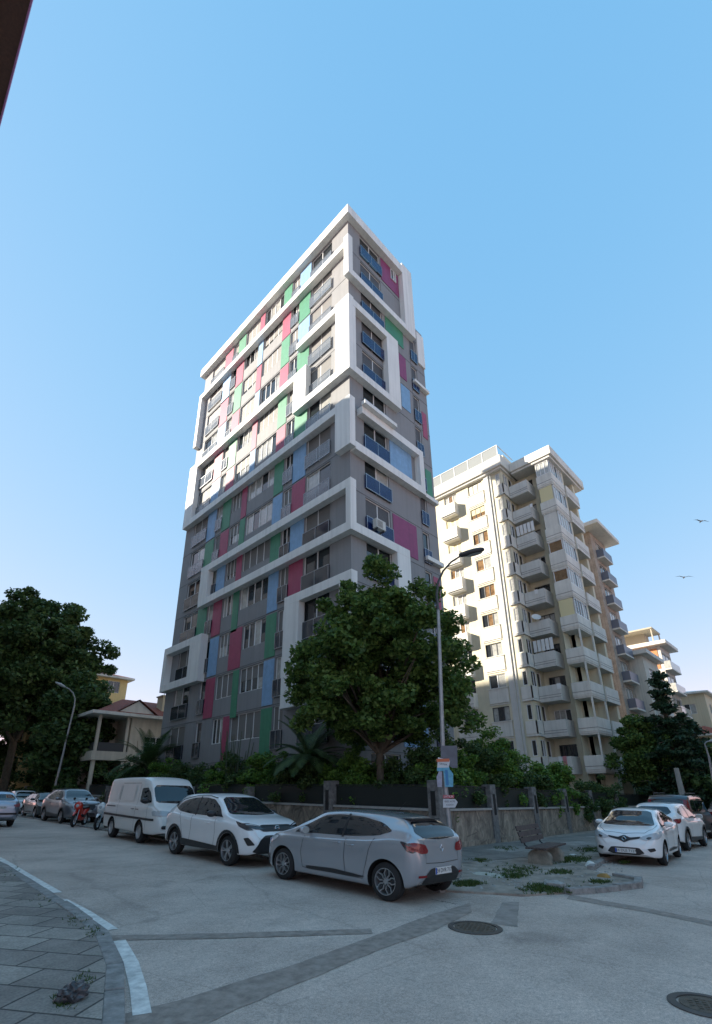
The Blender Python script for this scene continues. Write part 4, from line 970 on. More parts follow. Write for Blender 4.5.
# rubble and dirt on the corner
ROCK = mat('pale_rubble', (.32, .31, .29), .9, var=.3, scale=9, bump=.6)
def rock_mesh(mb, x, y, z, s, seed, flat=.6, m=0):
    r = random.Random(seed); bm = bmesh.new(); bmesh.ops.create_icosphere(bm, subdivisions=2, radius=1)
    i0 = len(mb.v); k = [r.uniform(.75, 1.2) for _ in range(3)]; ph = [r.random()*6 for _ in range(3)]
    for v in bm.verts:
        q = v.co; f = 1+.13*math.sin(3*q.x+ph[0])+.13*math.sin(3.3*q.y+ph[1])+.1*math.sin(5*q.z+ph[2])
        mb.v.append((x+q.x*s*k[0]*f, y+q.y*s*k[1]*f, z+q.z*s*flat*f))
    for f in bm.faces: mb.f.append(tuple(i0+v.index for v in f.verts)); mb.m.append(m)
    bm.free()
mb = MB()
for i in range(420):
    px = random.uniform(455, 625); py = random.uniform(847, 893); x, y = G(px, py); rock_mesh(mb, x, y, gz(x, y)+.036, random.uniform(.008, .035), i, .5)
tag(mb.build('gravel', ROCK, smooth=True), 'loose pebbles and crumbs scattered over the dirt corner', 'gravel', kind='stuff')
YROCK = mat('yellow_stone', (.36, .22, .07), .8, var=.3); WROCK = mat('white_stone', (.62, .62, .58), .8, var=.1)
def stone(name, label, px, py, s, m, fl=.7, gx=None, dz=.05):
    x, y = G(px, py); E = MB(); rock_mesh(E, 0, 0, 0, s, int(px), fl); o = E.build(name, m, smooth=True); o.location = (x, y, gz(x, y)+.035+s*fl*.6-dz); tag(o, label, 'stone'); return o
stone('stone', 'smooth white half buried stone right of the bench', 591, 868, .15, WROCK)
stone('stone', 'rough yellow painted stone near the kerb tip', 604, 879, .11, YROCK)
stone('stone', 'broken grey block at the dirt edge below the bench', 558, 889, .16, ROCK)
stone('stone', 'small grey rubble lump left of the broken block', 548, 886, .1, ROCK)
stone('stone', 'pale flat stone in the grass right of the bench', 573, 856, .16, WROCK, .25)
stone('stone', 'second pale flat stone in the grass, left of the white hatchback', 596, 851, .16, WROCK, .25)
stone('stone', 'tiny pale stone between the bench and the white stone', 563, 862, .1, WROCK, .3)
stone('concrete_slab', 'flat broken pale slab lying on the dirt left of the bench', 487, 876, .42, mat('pale_slab', (.4, .39, .33), .85, var=.2, scale=6), .1)
# crumpled bag and leftovers on the left sidewalk
x, y = G(70, 1012)
bm_ = MB(); t_ = bmesh.new(); bmesh.ops.create_icosphere(t_, subdivisions=4, radius=1)
from mathutils import noise as nz
for v in t_.verts:
    q = v.co.copy(); f = 1+.5*nz.noise(q*2.1)+.3*abs(nz.noise(q*5.5)); v.co = Vector((q.x*.1*f, q.y*.075*f, max(q.z*.07*f, -.05)+.05))
i0_ = 0; bm_.v = [tuple(v.co) for v in t_.verts]; bm_.f = [tuple(v.index for v in f.verts) for f in t_.faces]; bm_.m = [0]*len(bm_.f); t_.free()
o = bm_.build('plastic_bag', mat('dark_grey_plastic', (.05, .05, .055), .3, var=.5, scale=9, bump=.8, bscale=12), smooth=True); o.location = (x, y, gz(x, y)+.07); tag(o, 'crumpled dark plastic bag on the left sidewalk beside the kerb', 'bag')
for i, (px, py) in enumerate([(87, 996), (85, 1006), (78, 1002)]):
    stone('rubble', ['pale rubble piece by the kerb beside the dark bag, upper', 'pale rubble piece by the kerb beside the dark bag, lower', 'pale rubble piece right behind the dark bag'][i], px, py, .035, WROCK)
# manhole covers
RUST = mat('cast_iron', (.10, .085, .065), .6, .3, var=.35, scale=20, bump=.8, bscale=60)
def manhole(px, py, r, label):
    x, y = G(px, py); E = empty('manhole_cover', (x, y, gz(x, y)), .4, label, 'manhole cover', tilt=True)
    mb = MB(); mb.lathe([(r+.09, .003), (r+.09, .010), (r+.02, .014), (r+.02, .004)], 40); mb.build('rim', mat('iron_rim', (.07, .065, .06), .6, .2, var=.3), E)
    mb = MB(); mb.lathe([(.001, .010), (r, .010), (r, .004)], 40)
    n = int(r/.055)
    for i in range(-n, n+1):
        for j in range(-n, n+1):
            if math.hypot(i, j)*.055 < r-.05: mb.box(i*.055-.016, i*.055+.016, j*.055-.016, j*.055+.016, .0102, .015)
    mb.build('lid', RUST, E)
manhole(475, 928, .27, 'round rusty manhole cover near the silver hatchback'); manhole(706, 1006, .2, 'round grey manhole cover cut by the lower right edge')

# ------------------------------------------------------------------ bench
WOOD = mat('weathered_dark_wood', (.075, .055, .05), .75, var=.4, scale=9, bump=.4)
STC = mat('rough_concrete_block', (.24, .22, .18), .9, var=.35, scale=6, bump=.6)
bx, by = G(518, 866); b2x, b2y = G(552, 860)
BE = empty('bench', (-3.05+.0, -8.55, 0), 0, 'weathered wooden bench on two rounded concrete blocks, on the dirt corner', 'bench')
bc = (-2.75, -10.0); BE.location = (bc[0], bc[1], gz(*bc)+.045); BE.rotation_euler = (0, 0, R_(6))
for k, s in enumerate((-.52, .42)):
    mb = MB(); n = 14; prof = [(.24*math.cos(a)*1.15, .2*math.sin(a)+.16) for a in [math.pi*i/n for i in range(n+1)]] + [(-.27, -.05), (.27, -.05)]
    i = len(mb.v); m_ = len(prof); mb.v += [(s-.11, y*1.1, z) for y, z in prof]+[(s+.11, y*1.1, z) for y, z in prof]
    for j in range(m_): j2 = (j+1) % m_; mb.f.append((i+j, i+j2, i+m_+j2, i+m_+j)); mb.m.append(0)
    mb.f.append(tuple(range(i, i+m_))); mb.m.append(0); mb.f.append(tuple(range(i+m_, i+2*m_))[::-1]); mb.m.append(0)
    mb.build('block', STC, BE, bevel=.04)
mb = MB()
for k in range(4): mb.box(-.85, .85, -.3+k*.14, -.3+k*.14+.12, .37, .41)
mb.build('seat', WOOD, BE, bevel=.005)
for k in range(3):
    mb = MB(); z = .5+k*.145; y = .3+k*.045; mb.quad((-.85, y, z), (.85, y, z), (.85, y+.035, z+.115), (-.85, y+.035, z+.115)); mb.quad((-.85, y+.03, z), (.85, y+.03, z), (.85, y+.065, z+.115), (-.85, y+.065, z+.115)); mb.quad((-.85, y, z), (.85, y, z), (.85, y+.03, z), (-.85, y+.03, z)); mb.quad((-.85, y+.035, z+.115), (.85, y+.035, z+.115), (.85, y+.065, z+.115), (-.85, y+.065, z+.115))
    mb.quad((-.85, y, z), (-.85, y+.03, z), (-.85, y+.065, z+.115), (-.85, y+.035, z+.115)); mb.quad((.85, y, z), (.85, y+.03, z), (.85, y+.065, z+.115), (.85, y+.035, z+.115))
    mb.build('backrest_slat', WOOD, BE)
for s in (-.6, .6):
    mb = MB(); mb.tube([(s, .22, .36), (s, .33, .44), (s, .45, .9)], .022, 6); mb.build('bracket', IRON, BE)

# ------------------------------------------------------------------ street lamps, poles and signs
GALV = mat('galvanised_steel', (.3, .31, .32), .45, .6, var=.2, scale=4)
lx, ly = -2.9, -8.3
lx, ly = G(452, 857)
def lamp_pt(px, py):  # point of the pole in the plane through its foot facing the camera
    d = WL + RL*(px-CXP)/F - UL*(py-CYP)/F; h = np.array([lx, ly])-CAM[:2]; t = (h@h)/(d[:2]@h); q = CAM+t*d; return Vector(q)
LE = empty('street_lamp', (lx, ly, gz(lx, ly)), 0, 'tall grey street lamp with curved arm and dark head, pasted with posters', 'street lamp')
L0 = Vector((lx, ly, gz(lx, ly)))
def rel(p): return tuple(p-L0)
mb = MB(); bot = Vector((0, 0, 0)); t1 = lamp_pt(438, 610)-L0; low = lamp_pt(443.5, 770)-L0
mb.tube([(0, 0, 0), (low.x*.5, low.y*.5, low.z*.5), tuple(low), tuple(t1)], [.095, .085, .075, .055], 14); mb.build('pole', GALV, LE, smooth=True)
arm = [lamp_pt(*q)-L0 for q in ((438, 612), (436.5, 595), (438, 582), (443, 571), (451, 562), (462, 555))]
mb = MB(); mb.tube([tuple(a) for a in arm], [.05, .045, .04, .038, .034, .03], 10); mb.build('arm', mat('dark_steel', (.06, .062, .065), .4, .5), LE, smooth=True)
h0, h1 = lamp_pt(459, 556)-L0, lamp_pt(484.5, 549.5)-L0
ax = (h1-h0); Lh = ax.length; ax.normalize(); sdv = ax.cross(Vector((0, 0, 1))).normalized(); upv = sdv.cross(ax)
mb = MB(); n = 12
def headring(t, w, hh, zo): return [h0+ax*(t*Lh)+sdv*math.cos(a)*w+upv*(math.sin(a)*hh+zo) for a in [2*math.pi*k/16 for k in range(16)]]
ts = [(0, .05, .05), (.08, .09, .08), (.3, .14, .1), (.6, .16, .11), (.85, .13, .09), (.96, .08, .06), (1, .02, .02)]
i0 = len(mb.v)
for (t, w, hh) in ts: mb.v += [tuple(q) for q in headring(t, w, hh, .02)]
for k in range(len(ts)-1):
    for j in range(16): j2 = (j+1) % 16; mb.f.append((i0+k*16+j, i0+k*16+j2, i0+(k+1)*16+j2, i0+(k+1)*16+j)); mb.m.append(0)
mb.build('lamp_head', mat('dark_lamp_housing', (.035, .035, .038), .45), LE, smooth=True)
mb = MB(); mb.poly([tuple(h0+ax*(Lh*(.58+.3*math.cos(a)))+sdv*math.sin(a)*.12-upv*.093) for a in [2*math.pi*k/20 for k in range(20)]]); mb.build('lamp_glass', GL_CURT, LE)
# plates are sheets of metal or card strapped to the pole
camd = Vector((CAM[0]-lx, CAM[1]-ly, 0)).normalized(); sidev = Vector((-camd.y, camd.x, 0))  # sidev points to image left/right
if sidev.dot(Vector(RL)) < 0: sidev = -sidev
def board(name, pxs, material, label, cat, off=.12, th=.012, txt=()):
    pts = [lamp_pt(*q) for q in pxs]; pts = [p + camd*off for p in pts]; c = sum(pts, Vector())/len(pts)
    E = bpy.data.objects.new(name, None); COL.objects.link(E); E.empty_display_size = .2
    rot = Matrix((sidev, Vector((0, 0, 1)), camd)).transposed().to_4x4(); E.matrix_world = Matrix.Translation(c) @ rot
    loc = [E.matrix_world.inverted() @ p for p in pts]; mb = MB(); n = len(loc)
    i = len(mb.v); mb.v += [(p.x, p.y, 0) for p in loc]+[(p.x, p.y, -th) for p in loc]
    mb.f.append(tuple(range(n))); mb.m.append(0); mb.f.append(tuple(range(n, 2*n))[::-1]); mb.m.append(0)
    for k in range(n): k2 = (k+1) % n; mb.f.append((k, k2, n+k2, n+k)); mb.m.append(0)
    mb.build('sheet', material, E); tag(E, label, cat)
    for (s, size, m_, dx, dy, rz) in txt:
        text_mesh('lettering', s, size, m_, E, Matrix.Translation((dx, dy, .003)) @ Matrix.Rotation(rz, 4, 'Z'))
    return E
INK = mat('dark_ink', (.03, .03, .05), .7); RED = mat('red_ink', (.5, .05, .05), .7); WH = mat('white_card', (.6, .6, .62), .7); WHI = mat('white_ink', (.7, .7, .7), .7)
BLUC = mat('light_blue_card', (.13, .38, .52), .6, var=.25, scale=9); BLUD = mat('blue_card', (.05, .2, .42), .6)
board('metal_box', [(440.5, 746), (457, 746), (457.5, 768), (452, 768), (441.5, 760)], mat('grey_sheet_metal', (.12, .125, .15), .5, .3, var=.3), 'grey sheet metal panel strapped high on the lamp pole above the posters', 'panel', .1, .05)
e_ = board('poster', [(438, 757.5), (450, 761), (448.5, 769), (437, 770.5)], WH, 'tilted poster with orange top and blue foot, topmost on the pole', 'poster', .16, txt=[('SATILIK', .07, INK, 0, 0, -.15)])
mb = MB(); mb.box(-.2, .19, .07, .16, .002, .006); mb.build('orange_band', mat('orange_card', (.6, .16, .08), .7), e_); mb = MB(); mb.box(-.2, .17, -.2, -.1, .002, .006); mb.build('blue_band', BLUC, e_)
board('poster', [(436.5, 777), (439, 771), (442, 772), (442, 787), (437.5, 787)], mat('pale_lilac_card', (.38, .36, .44), .7, var=.2, scale=8), 'narrow pale poster wrapped on the left of the pole', 'poster', .15)
e_ = board('poster', [(443, 770), (450, 770), (453, 774), (453, 787), (445, 787)], BLUC, 'light blue poster with a dark blue stripe below the tilted one', 'poster', .18)
mb = MB(); mb.box(-.1, -.02, -.22, .22, .002, .006); mb.build('blue_band', BLUD, e_)
board('notice', [(443, 795), (454, 795), (454, 798.2), (443, 798.2)], mat('red_card', (.5, .08, .1), .7), 'red and white notice strip right above the arrow sign', 'sign', .15, txt=[('SATILIK', .085, WHI, 0, 0, 0)])
board('arrow_sign', [(443, 799), (455, 799), (457.5, 802), (455, 807.5), (443, 807.5)], WH, 'white arrow shaped sign with dark lettering, pointing right on the pole', 'sign', .15, txt=[('0532 4170', .07, INK, -.03, .045, 0), ('KADIKÖY', .05, INK, -.03, -.05, 0)])

def simple_lamp(px, py, top, D, label, lean_px, arm_px, con=False, cat='street lamp', name='street_lamp'):
    fx, fy = at_px(px, D); base = Vector((fx, fy, gz(fx, fy)))
    def pt(a, b):
        d = WL + RL*(a-CXP)/F - UL*(b-CYP)/F; h = np.array([fx, fy])-CAM[:2]; t = (h@h)/(d[:2]@h); return Vector(CAM+t*d)-base
    E = empty(name, base, 0, label, cat)
    t0 = pt(*top); mb = MB(); mb.tube([(0, 0, -.2), tuple(t0*.5), tuple(t0)], [.11, .09, .07] if not con else [.2, .17, .13], 10); mb.build('pole', mat('aged_concrete', (.3, .3, .28), .85, var=.2) if con else GALV, E)
    if arm_px:
        a = [t0*.98]+[pt(*q) for q in arm_px]; mb = MB(); mb.tube([tuple(q) for q in a], [.06]+[.045]*(len(a)-1), 8); mb.build('arm', GALV, E)
        e = a[-1]; d = (a[-1]-a[-2]).normalized(); mb = MB(); mb.tube([tuple(e-d*.1), tuple(e+d*.3), tuple(e+d*.75)], [.07, .14, .05], 10); mb.build('lamp_head', mat('pale_lamp_housing', (.35, .36, .36), .4), E, smooth=True)
simple_lamp(53, 812, (74.5, 705), 47, 'leaning grey street lamp with curved arm against the dark trees on the left', 0, [(75, 699), (73, 693), (69, 689), (64, 686.5)])
simple_lamp(682, 800, (676, 768), 36, 'short leaning concrete pole behind the dark van on the right', 0, None, True, 'pole', 'concrete_pole')
simple_lamp(713, 800, (709, 757), 40, 'thin street lamp with curved arm at the right edge', 0, [(706, 748), (704.5, 744), (707, 741.5), (711, 741)])
# birds
for i, (px, py, w, rz, lb) in enumerate([(701, 521.5, .5, .2, 'upper dark bird gliding in the blue sky on the right'), (684, 577.5, .55, -.1, 'lower thin dark bird gliding in the blue sky on the right')]):
    d = WL + RL*(px-CXP)/F - UL*(py-CYP)/F; q = Vector(CAM+d/np.linalg.norm(d)*75)
    mb = MB(); wv = Vector(RL)
    mb.tube([(-.28, 0, 0), (-.1, 0, .03), (.15, 0, .03), (.3, 0, 0)], [.015, .08, .08, .03], 6)
    b_ = mb.build('seagull', mat('dark_feathers', (.06, .06, .07), .8))
    mb = MB()
    for s in (-1, 1):
        mb.poly([(-.1, 0, .03), (.12, 0, .03), (.1, s*w*.9, .2), (-.05, s*w*.9, .2)]); mb.poly([(-.05, s*w*.9, .2), (.1, s*w*.9, .2), (-.06, s*w*2.0, .06)])
    mb.build('wing', b_.data.materials[0], b_); b_.location = q; b_.rotation_euler = (.15, 0, YAW-.2+rz); tag(b_, lb, 'bird')
# ------------------------------------------------------------------ vehicles
RUB = mat('tyre_rubber', (.015, .015, .016), .75); RIMM = mat('alloy_rim', (.45, .45, .46), .3, .8); RIMD = mat('dark_alloy', (.05, .05, .055), .4, .5)
TINT = glass('tinted_car_glass', (.012, .014, .017), .02); CHR = mat('chrome', (.6, .6, .62), .12, 1); TRIM = mat('black_trim', (.018, .018, .02), .45)
LRED = mat('red_tail_lens', (.2, .008, .012), .12, spec=.8); LCLR = mat('clear_headlamp', (.42, .44, .46), .06, spec=.9); LDK = mat('dark_lens', (.03, .03, .035), .06, spec=.9); ORA = mat('amber_lens', (.6, .2, .02), .2)
PLATE = mat('white_plate', (.62, .62, .6), .5); PINK_ = mat('plate_ink', (.02, .02, .03), .6); PBLU = mat('plate_blue_band', (.02, .08, .4), .5)
INNER = mat('wheel_well', (.006, .006, .006), .9)
def paint(name, c, metal=0, rough=.35, coat=1): return mat(name, c, rough, metal, coat=coat, var=.03, scale=1.5)
def curve(keys):
    xs = [k[0] for k in keys]; ys = [k[1] for k in keys]; n = len(xs)
    h = [xs[i+1]-xs[i] for i in range(n-1)]; dl = [(ys[i+1]-ys[i])/h[i] for i in range(n-1)]
    m = [dl[0]]+[0 if dl[i-1]*dl[i] <= 0 else 2*dl[i-1]*dl[i]/(dl[i-1]+dl[i]) for i in range(1, n-1)]+[dl[-1]]
    def f(x):
        if x <= xs[0]: return ys[0]
        if x >= xs[-1]: return ys[-1]
        i = max(j for j in range(n-1) if xs[j] <= x); t = (x-xs[i])/h[i]
        return (2*t**3-3*t*t+1)*ys[i]+(t**3-2*t*t+t)*h[i]*m[i]+(-2*t**3+3*t*t)*ys[i+1]+(t**3-t*t)*h[i]*m[i+1]
    return f
def bez(pts, n):   # Catmull-Rom through section points
    out = []
    for i in range(len(pts)-1):
        p0 = pts[max(i-1, 0)]; p1 = pts[i]; p2 = pts[i+1]; p3 = pts[min(i+2, len(pts)-1)]
        for k in range(n):
            t = k/n; out.append(tuple(.5*((2*p1[j])+(-p0[j]+p2[j])*t+(2*p0[j]-5*p1[j]+4*p2[j]-p3[j])*t*t+(-p0[j]+3*p1[j]-3*p2[j]+p3[j])*t**3) for j in (0, 1)))
    out.append(pts[-1]); return out
def make_body(S):
    """x: rear 0 .. front L. top(x), belt(x), low(x), wid(x) half width, rw(x) roof half width"""
    L = S['L']; top, belt, low, wid, rw = (curve(S[k]) for k in ('top', 'belt', 'low', 'wid', 'rw'))
    n = 92; xs = [L*(.5-.5*math.cos(math.pi*i/n))*.55+L*(i/n)*.45 for i in range(n+1)]
    sec = []
    for x in xs:
        zl, zb, zt, w, r = low(x), belt(x), top(x), wid(x), rw(x); zt = max(zt, zb+.01); g = zt-zb
        k = min(1, g/.35); r_ = w-.05-(w-.05-r)*k
        mid = zl+(zb-zl)*.45
        pts = [(0, zl), (w*.75, zl), (w-.07, zl+.01), (w-.025, zl+.09), (w-.004, mid), (w, mid+(zb-mid)*.5), (w-.012, zb-.05), (w-.045, zb),
               (w-.045+(r_-w+.045)*.5-.0, zb+g*.5*(1 if k > .5 else .75)), (r_, zt-.07*k-.004), (r_-.09, zt-.018*k-.002), (r_*.5, zt+.012), (0, zt+.018)]
        sec.append(bez(pts, 3))
    m = len(sec[0]); mb = MB()
    for i, x in enumerate(xs):
        for (y, z) in sec[i]: mb.v.append((x, y, z))
        for (y, z) in sec[i][1:-1]: mb.v.append((x, -y, z))
    K = m+m-2
    def idx(i, j):  # ring order
        return i*K+(j if j < m else m+(2*m-2-j)-1)
    for i in range(n):
        for j in range(K):
            j2 = (j+1) % K; mb.f.append((idx(i, j), idx(i+1, j), idx(i+1, j2), idx(i, j2))); mb.m.append(0)
    for i in (0, n): mb.f.append(tuple(idx(i, j) for j in range(K))[::(1 if i == 0 else -1)]); mb.m.append(0)
    me = bpy.data.meshes.new('b'); me.from_pydata(mb.v, [], mb.f); bm = bmesh.new(); bm.from_mesh(me); bmesh.ops.remove_doubles(bm, verts=bm.verts, dist=1e-5)
    bmesh.ops.triangulate(bm, faces=[f for f in bm.faces if len(f.verts) > 4]); bmesh.ops.recalc_face_normals(bm, faces=bm.faces); bm.to_mesh(me)
    bvh = BVHTree.FromBMesh(bm); bm.free()
    return me, bvh, dict(top=top, belt=belt, low=low, wid=wid, rw=rw)
def cut_arches(me, S):
    o = bpy.data.objects.new('t', me); COL.objects.link(o)
    mb = MB()
    for x in S['wx']:
        for s in (-1, 1):
            c = (x, 0, S['R']); r = S['R']+S.get('gap', .055); y0, y1 = s*(S['W']-.3), s*(S['W']+.3)
            i0 = len(mb.v); N = 40
            for y in (y0, y1):
                for k in range(N): a = 2*math.pi*k/N; mb.v.append((x+r*math.cos(a), y, S['R']+r*math.sin(a)))
            for k in range(N): k2 = (k+1) % N; mb.f.append((i0+k, i0+k2, i0+N+k2, i0+N+k)); mb.m.append(0)
            mb.f.append(tuple(i0+k for k in range(N))); mb.m.append(0); mb.f.append(tuple(i0+N+k for k in range(N))[::-1]); mb.m.append(0)
    c = mb.build('c', BLACK, weld=True); md = o.modifiers.new('b', 'BOOLEAN'); md.operation = 'DIFFERENCE'; md.solver = 'EXACT'; md.object = c
    bpy.context.view_layer.update(); dg = bpy.context.evaluated_depsgraph_get(); r = bpy.data.meshes.new_from_object(o.evaluated_get(dg))
    bpy.data.objects.remove(o); bpy.data.objects.remove(c)
    return r
def densify(poly, step):
    out = []
    for i in range(len(poly)):
        a, b = Vector(poly[i]), Vector(poly[(i+1) % len(poly)]); k = max(1, int((b-a).length/step))
        out += [a.lerp(b, j/k) for j in range(k)]
    return out
def chaikin(poly, n=2, w=.2):
    for _ in range(n):
        q = []
        for i in range(len(poly)):
            a, b = Vector(poly[i]), Vector(poly[(i+1) % len(poly)]); q += [a.lerp(b, w), a.lerp(b, 1-w)]
        poly = q
    return poly
class Car:
    def __init__(s, name, label, cat, S, pmat, group=None):
        s.S = S; s.L = S['L']; s.me, s.bvh, s.c = make_body(S); s.E = empty(name, (0, 0, 0), 0, label, cat, group)
        r = cut_arches(s.me, S); r.name = 'body'
        r.materials.clear(); r.materials.append(pmat); r.materials.append(INNER); r.materials.append(TRIM)
        wx, RR, Wd = S['wx'], S['R'], S['W']
        for p in r.polygons:
            c = p.center; p.material_index = 0; p.use_smooth = True
            for x in wx:
                d = math.hypot(c.x-x, c.z-RR)
                if d < RR+S.get('gap', .055)+.003 and abs(c.y) > Wd-.31 and (abs(p.normal.y) < .5 or abs(abs(c.y)-(Wd-.3)) < .02): p.material_index = 1
            if p.normal.z < -.9 and c.z < .45: p.material_index = 2
        r.set_sharp_from_angle(angle=R_(35))
        s.paint = pmat
        s.body = bpy.data.objects.new('body', r); COL.objects.link(s.body); s.body.parent = s.E
    def hit(s, o, d):
        h = s.bvh.ray_cast(Vector(o), Vector(d), 8); return (h[0], h[1]) if h[0] is not None else (None, None)
    def patch(s, name, poly, view, material, off=.006, smooth=0, parent=None, step=.05, ang=0):
        """poly drawn on the car seen from a side: L/R (x,z), F/B (y,z), T (x,y); projected on the body"""
        if smooth: poly = chaikin(poly, 2, smooth)
        P = densify(poly, step); bm = bmesh.new(); vs = [bm.verts.new((p[0], p[1], 0)) for p in P]
        tri = tessellate_polygon([[Vector((p[0], p[1], 0)) for p in P]])
        for t in tri:
            try: bm.faces.new([vs[i] for i in t])
            except ValueError: pass
        for _ in range(6):
            long = [e for e in bm.edges if e.calc_length() > step*1.6]
            if not long: break
            bmesh.ops.subdivide_edges(bm, edges=long, cuts=1); bmesh.ops.triangulate(bm, faces=bm.faces)
        # keep it even
        dead = []
        for v in bm.verts:
            a, b = v.co.x, v.co.y
            if view in 'LR': sg = 1 if view == 'L' else -1; o, d = (a, sg*3, b), (0, -sg, 0)
            elif view == 'F': o = (s.L+3, a, b); d = (-1, 0, 0)
            elif view == 'B': o = (-3, a, b); d = (1, 0, 0)
            elif view == 'T': o, d = (a, b, 4), (0, 0, -1)
            if ang:   # direction swung outward for pieces that wrap a corner
                sg = 1 if a > 0 else -1; ca, sa = math.cos(ang), math.sin(ang)
                dd = Vector((-ca if view == 'F' else ca, -sg*sa, 0)); q = Vector(((s.L if view == 'F' else 0), a, b)); o = q-dd*3; d = dd
            p, nr = s.hit(o, d)
            if p is None: dead.append(v); continue
            v.co = p+nr*off
        bmesh.ops.delete(bm, geom=dead, context='VERTS')
        me = bpy.data.meshes.new(name); bm.normal_update(); bm.to_mesh(me); bm.free(); me.materials.append(material)
        me.polygons.foreach_set('use_smooth', [True]*len(me.polygons))
        o = bpy.data.objects.new(name, me); COL.objects.link(o); o.parent = parent or s.E; return o
    def line(s, name, pts, view, w=.010, material=None, off=.003, parent=None):
        P = [Vector(p) for p in pts]; mb = []; Lf, Rr = ribbon(P, w/2, -w/2)
        poly = list(Lf)+list(Rr)[::-1]
        return s.patch(name, [(p.x, p.y) for p in poly], view, material or GREYLINE, off, 0, parent or s.body, .06)
    def wheels(s, kind, rimm=None, cap=None):
        S = s.S; R0 = S['R']; tw = .21; n = 0
        for x in S['wx']:
            for sg in (1, -1):
                yo = sg*(S['W']-.03); rim = S.get('rim', R0-.1)
                mb = MB(); prof = [(rim, 0), (rim+.02, .01), (R0-.03, .015), (R0-.008, .03), (R0, .06), (R0, tw-.06), (R0-.01, tw-.03), (R0-.05, tw), (rim, tw)]
                mb.lathe([(r, yo-sg*h-x*0) for r, h in prof], 36, 0, 'y'); 
                mb.v = [(a+x, b, c+R0) for a, b, c in mb.v]; t = mb.build('wheel', RUB, s.E, smooth=True)
                mb = MB(); f = yo-sg*.022
                mb.lathe([(rim+.004, yo-sg*.003), (rim-.012, yo-sg*.003), (rim-.02, yo-sg*.05), (rim-.02, yo-sg*.15)], 36, 0, 'y'); mb.lathe([(.001, yo-sg*.13), (rim-.02, yo-sg*.13)], 24, 1, 'y')
                mb.lathe([(.001, f), (.05, f), (.065, yo-sg*.05)], 16, 0, 'y')
                def spoke(a0, a1, r0, r1, w0, w1, m=0, dp=.03):
                    p = [(r0*math.cos(a0)-w0*math.sin(a0), r0*math.sin(a0)+w0*math.cos(a0)), (r1*math.cos(a1)-w1*math.sin(a1), r1*math.sin(a1)+w1*math.cos(a1)), (r1*math.cos(a1)+w1*math.sin(a1), r1*math.sin(a1)-w1*math.cos(a1)), (r0*math.cos(a0)+w0*math.sin(a0), r0*math.sin(a0)-w0*math.cos(a0))]
                    i = len(mb.v); mb.v += [(q[0], f, q[1]) for q in p]+[(q[0], f-sg*dp, q[1]) for q in p]
                    for ff in ((0, 1, 2, 3), (7, 6, 5, 4), (0, 4, 5, 1), (1, 5, 6, 2), (2, 6, 7, 3), (3, 7, 4, 0)): mb.f.append(tuple(i+k for k in ff)); mb.m.append(m)
                rr = rim-.008; ph = random.random()
                if kind == 'petal':      # paired curved spokes enclosing dark petals
                    for k in range(5):
                        a = ph+k*2*math.pi/5
                        for e in (-1, 1): spoke(a+e*.12, a+e*.42, .05, rr*.62, .009, .010); spoke(a+e*.42, a+e*.16, rr*.62, rr, .010, .010)
                        spoke(a, a, .04, rr*.93, .012, .02, 1, .02)
                elif kind == 'five':
                    for k in range(5):
                        a = ph+k*2*math.pi/5
                        for e in (-1, 1): spoke(a+e*.18, a+e*.13, .045, rr, .012, .014)
                elif kind == 'multi':
                    for k in range(10): a = ph+k*2*math.pi/10; spoke(a, a+.1, .045, rr, .011, .013)
                elif kind == 'steel':
                    mb.lathe([(.05, f), (rr*.6, yo-sg*.035), (rr*.85, yo-sg*.06), (rr, yo-sg*.03)], 28, 0, 'y')
                mb.v = [(a+x, b, c+R0) for a, b, c in mb.v]; mb.build('rim', [rimm or RIMM, RIMD], t)
    def mirror(s, x, z, material, y=None, sz=1):
        for sg in (1, -1):
            p, nr = s.hit((x, sg*3, z), (0, -sg, 0))
            if p is None: continue
            bm = bmesh.new(); bmesh.ops.create_icosphere(bm, subdivisions=3, radius=1)
            for v in bm.verts: q = v.co; v.co = Vector((max(q.x, -.35)*.085*sz+(.0), q.y*.12*sz, q.z*.075*sz))+Vector((x, p.y+sg*.15, z+.03))
            me = bpy.data.meshes.new('mirror'); bm.to_mesh(me); bm.free(); me.materials.append(material); me.polygons.foreach_set('use_smooth', [True]*len(me.polygons))
            o = bpy.data.objects.new('mirror', me); COL.objects.link(o); o.parent = s.E
            mb = MB(); mb.tube([(x, p.y-sg*.02, z-.02), (x, p.y+sg*.1, z+.0)], .02, 6); mb.build('mirror_arm', TRIM, o)
            mb = MB(); mb.poly([(x-.031*sz, p.y+sg*.15+.1*sz*math.cos(a), z+.03+.06*sz*math.sin(a)) for a in [2*math.pi*k/16 for k in range(16)]]); mb.build('mirror_glass', GL_CURT, o)
    def handle(s, x, z, views='LR', material=None):
        for v in views:
            sg = 1 if v == 'L' else -1; p, nr = s.hit((x, sg*3, z), (0, -sg, 0))
            mb = MB(); mb.tube([(x-.09, p.y-.005*sg, z), (x-.07, p.y+.03*sg, z), (x+.07, p.y+.03*sg, z), (x+.09, p.y-.005*sg, z)], .011, 6); mb.build('door_handle', material or s.paint, s.E)
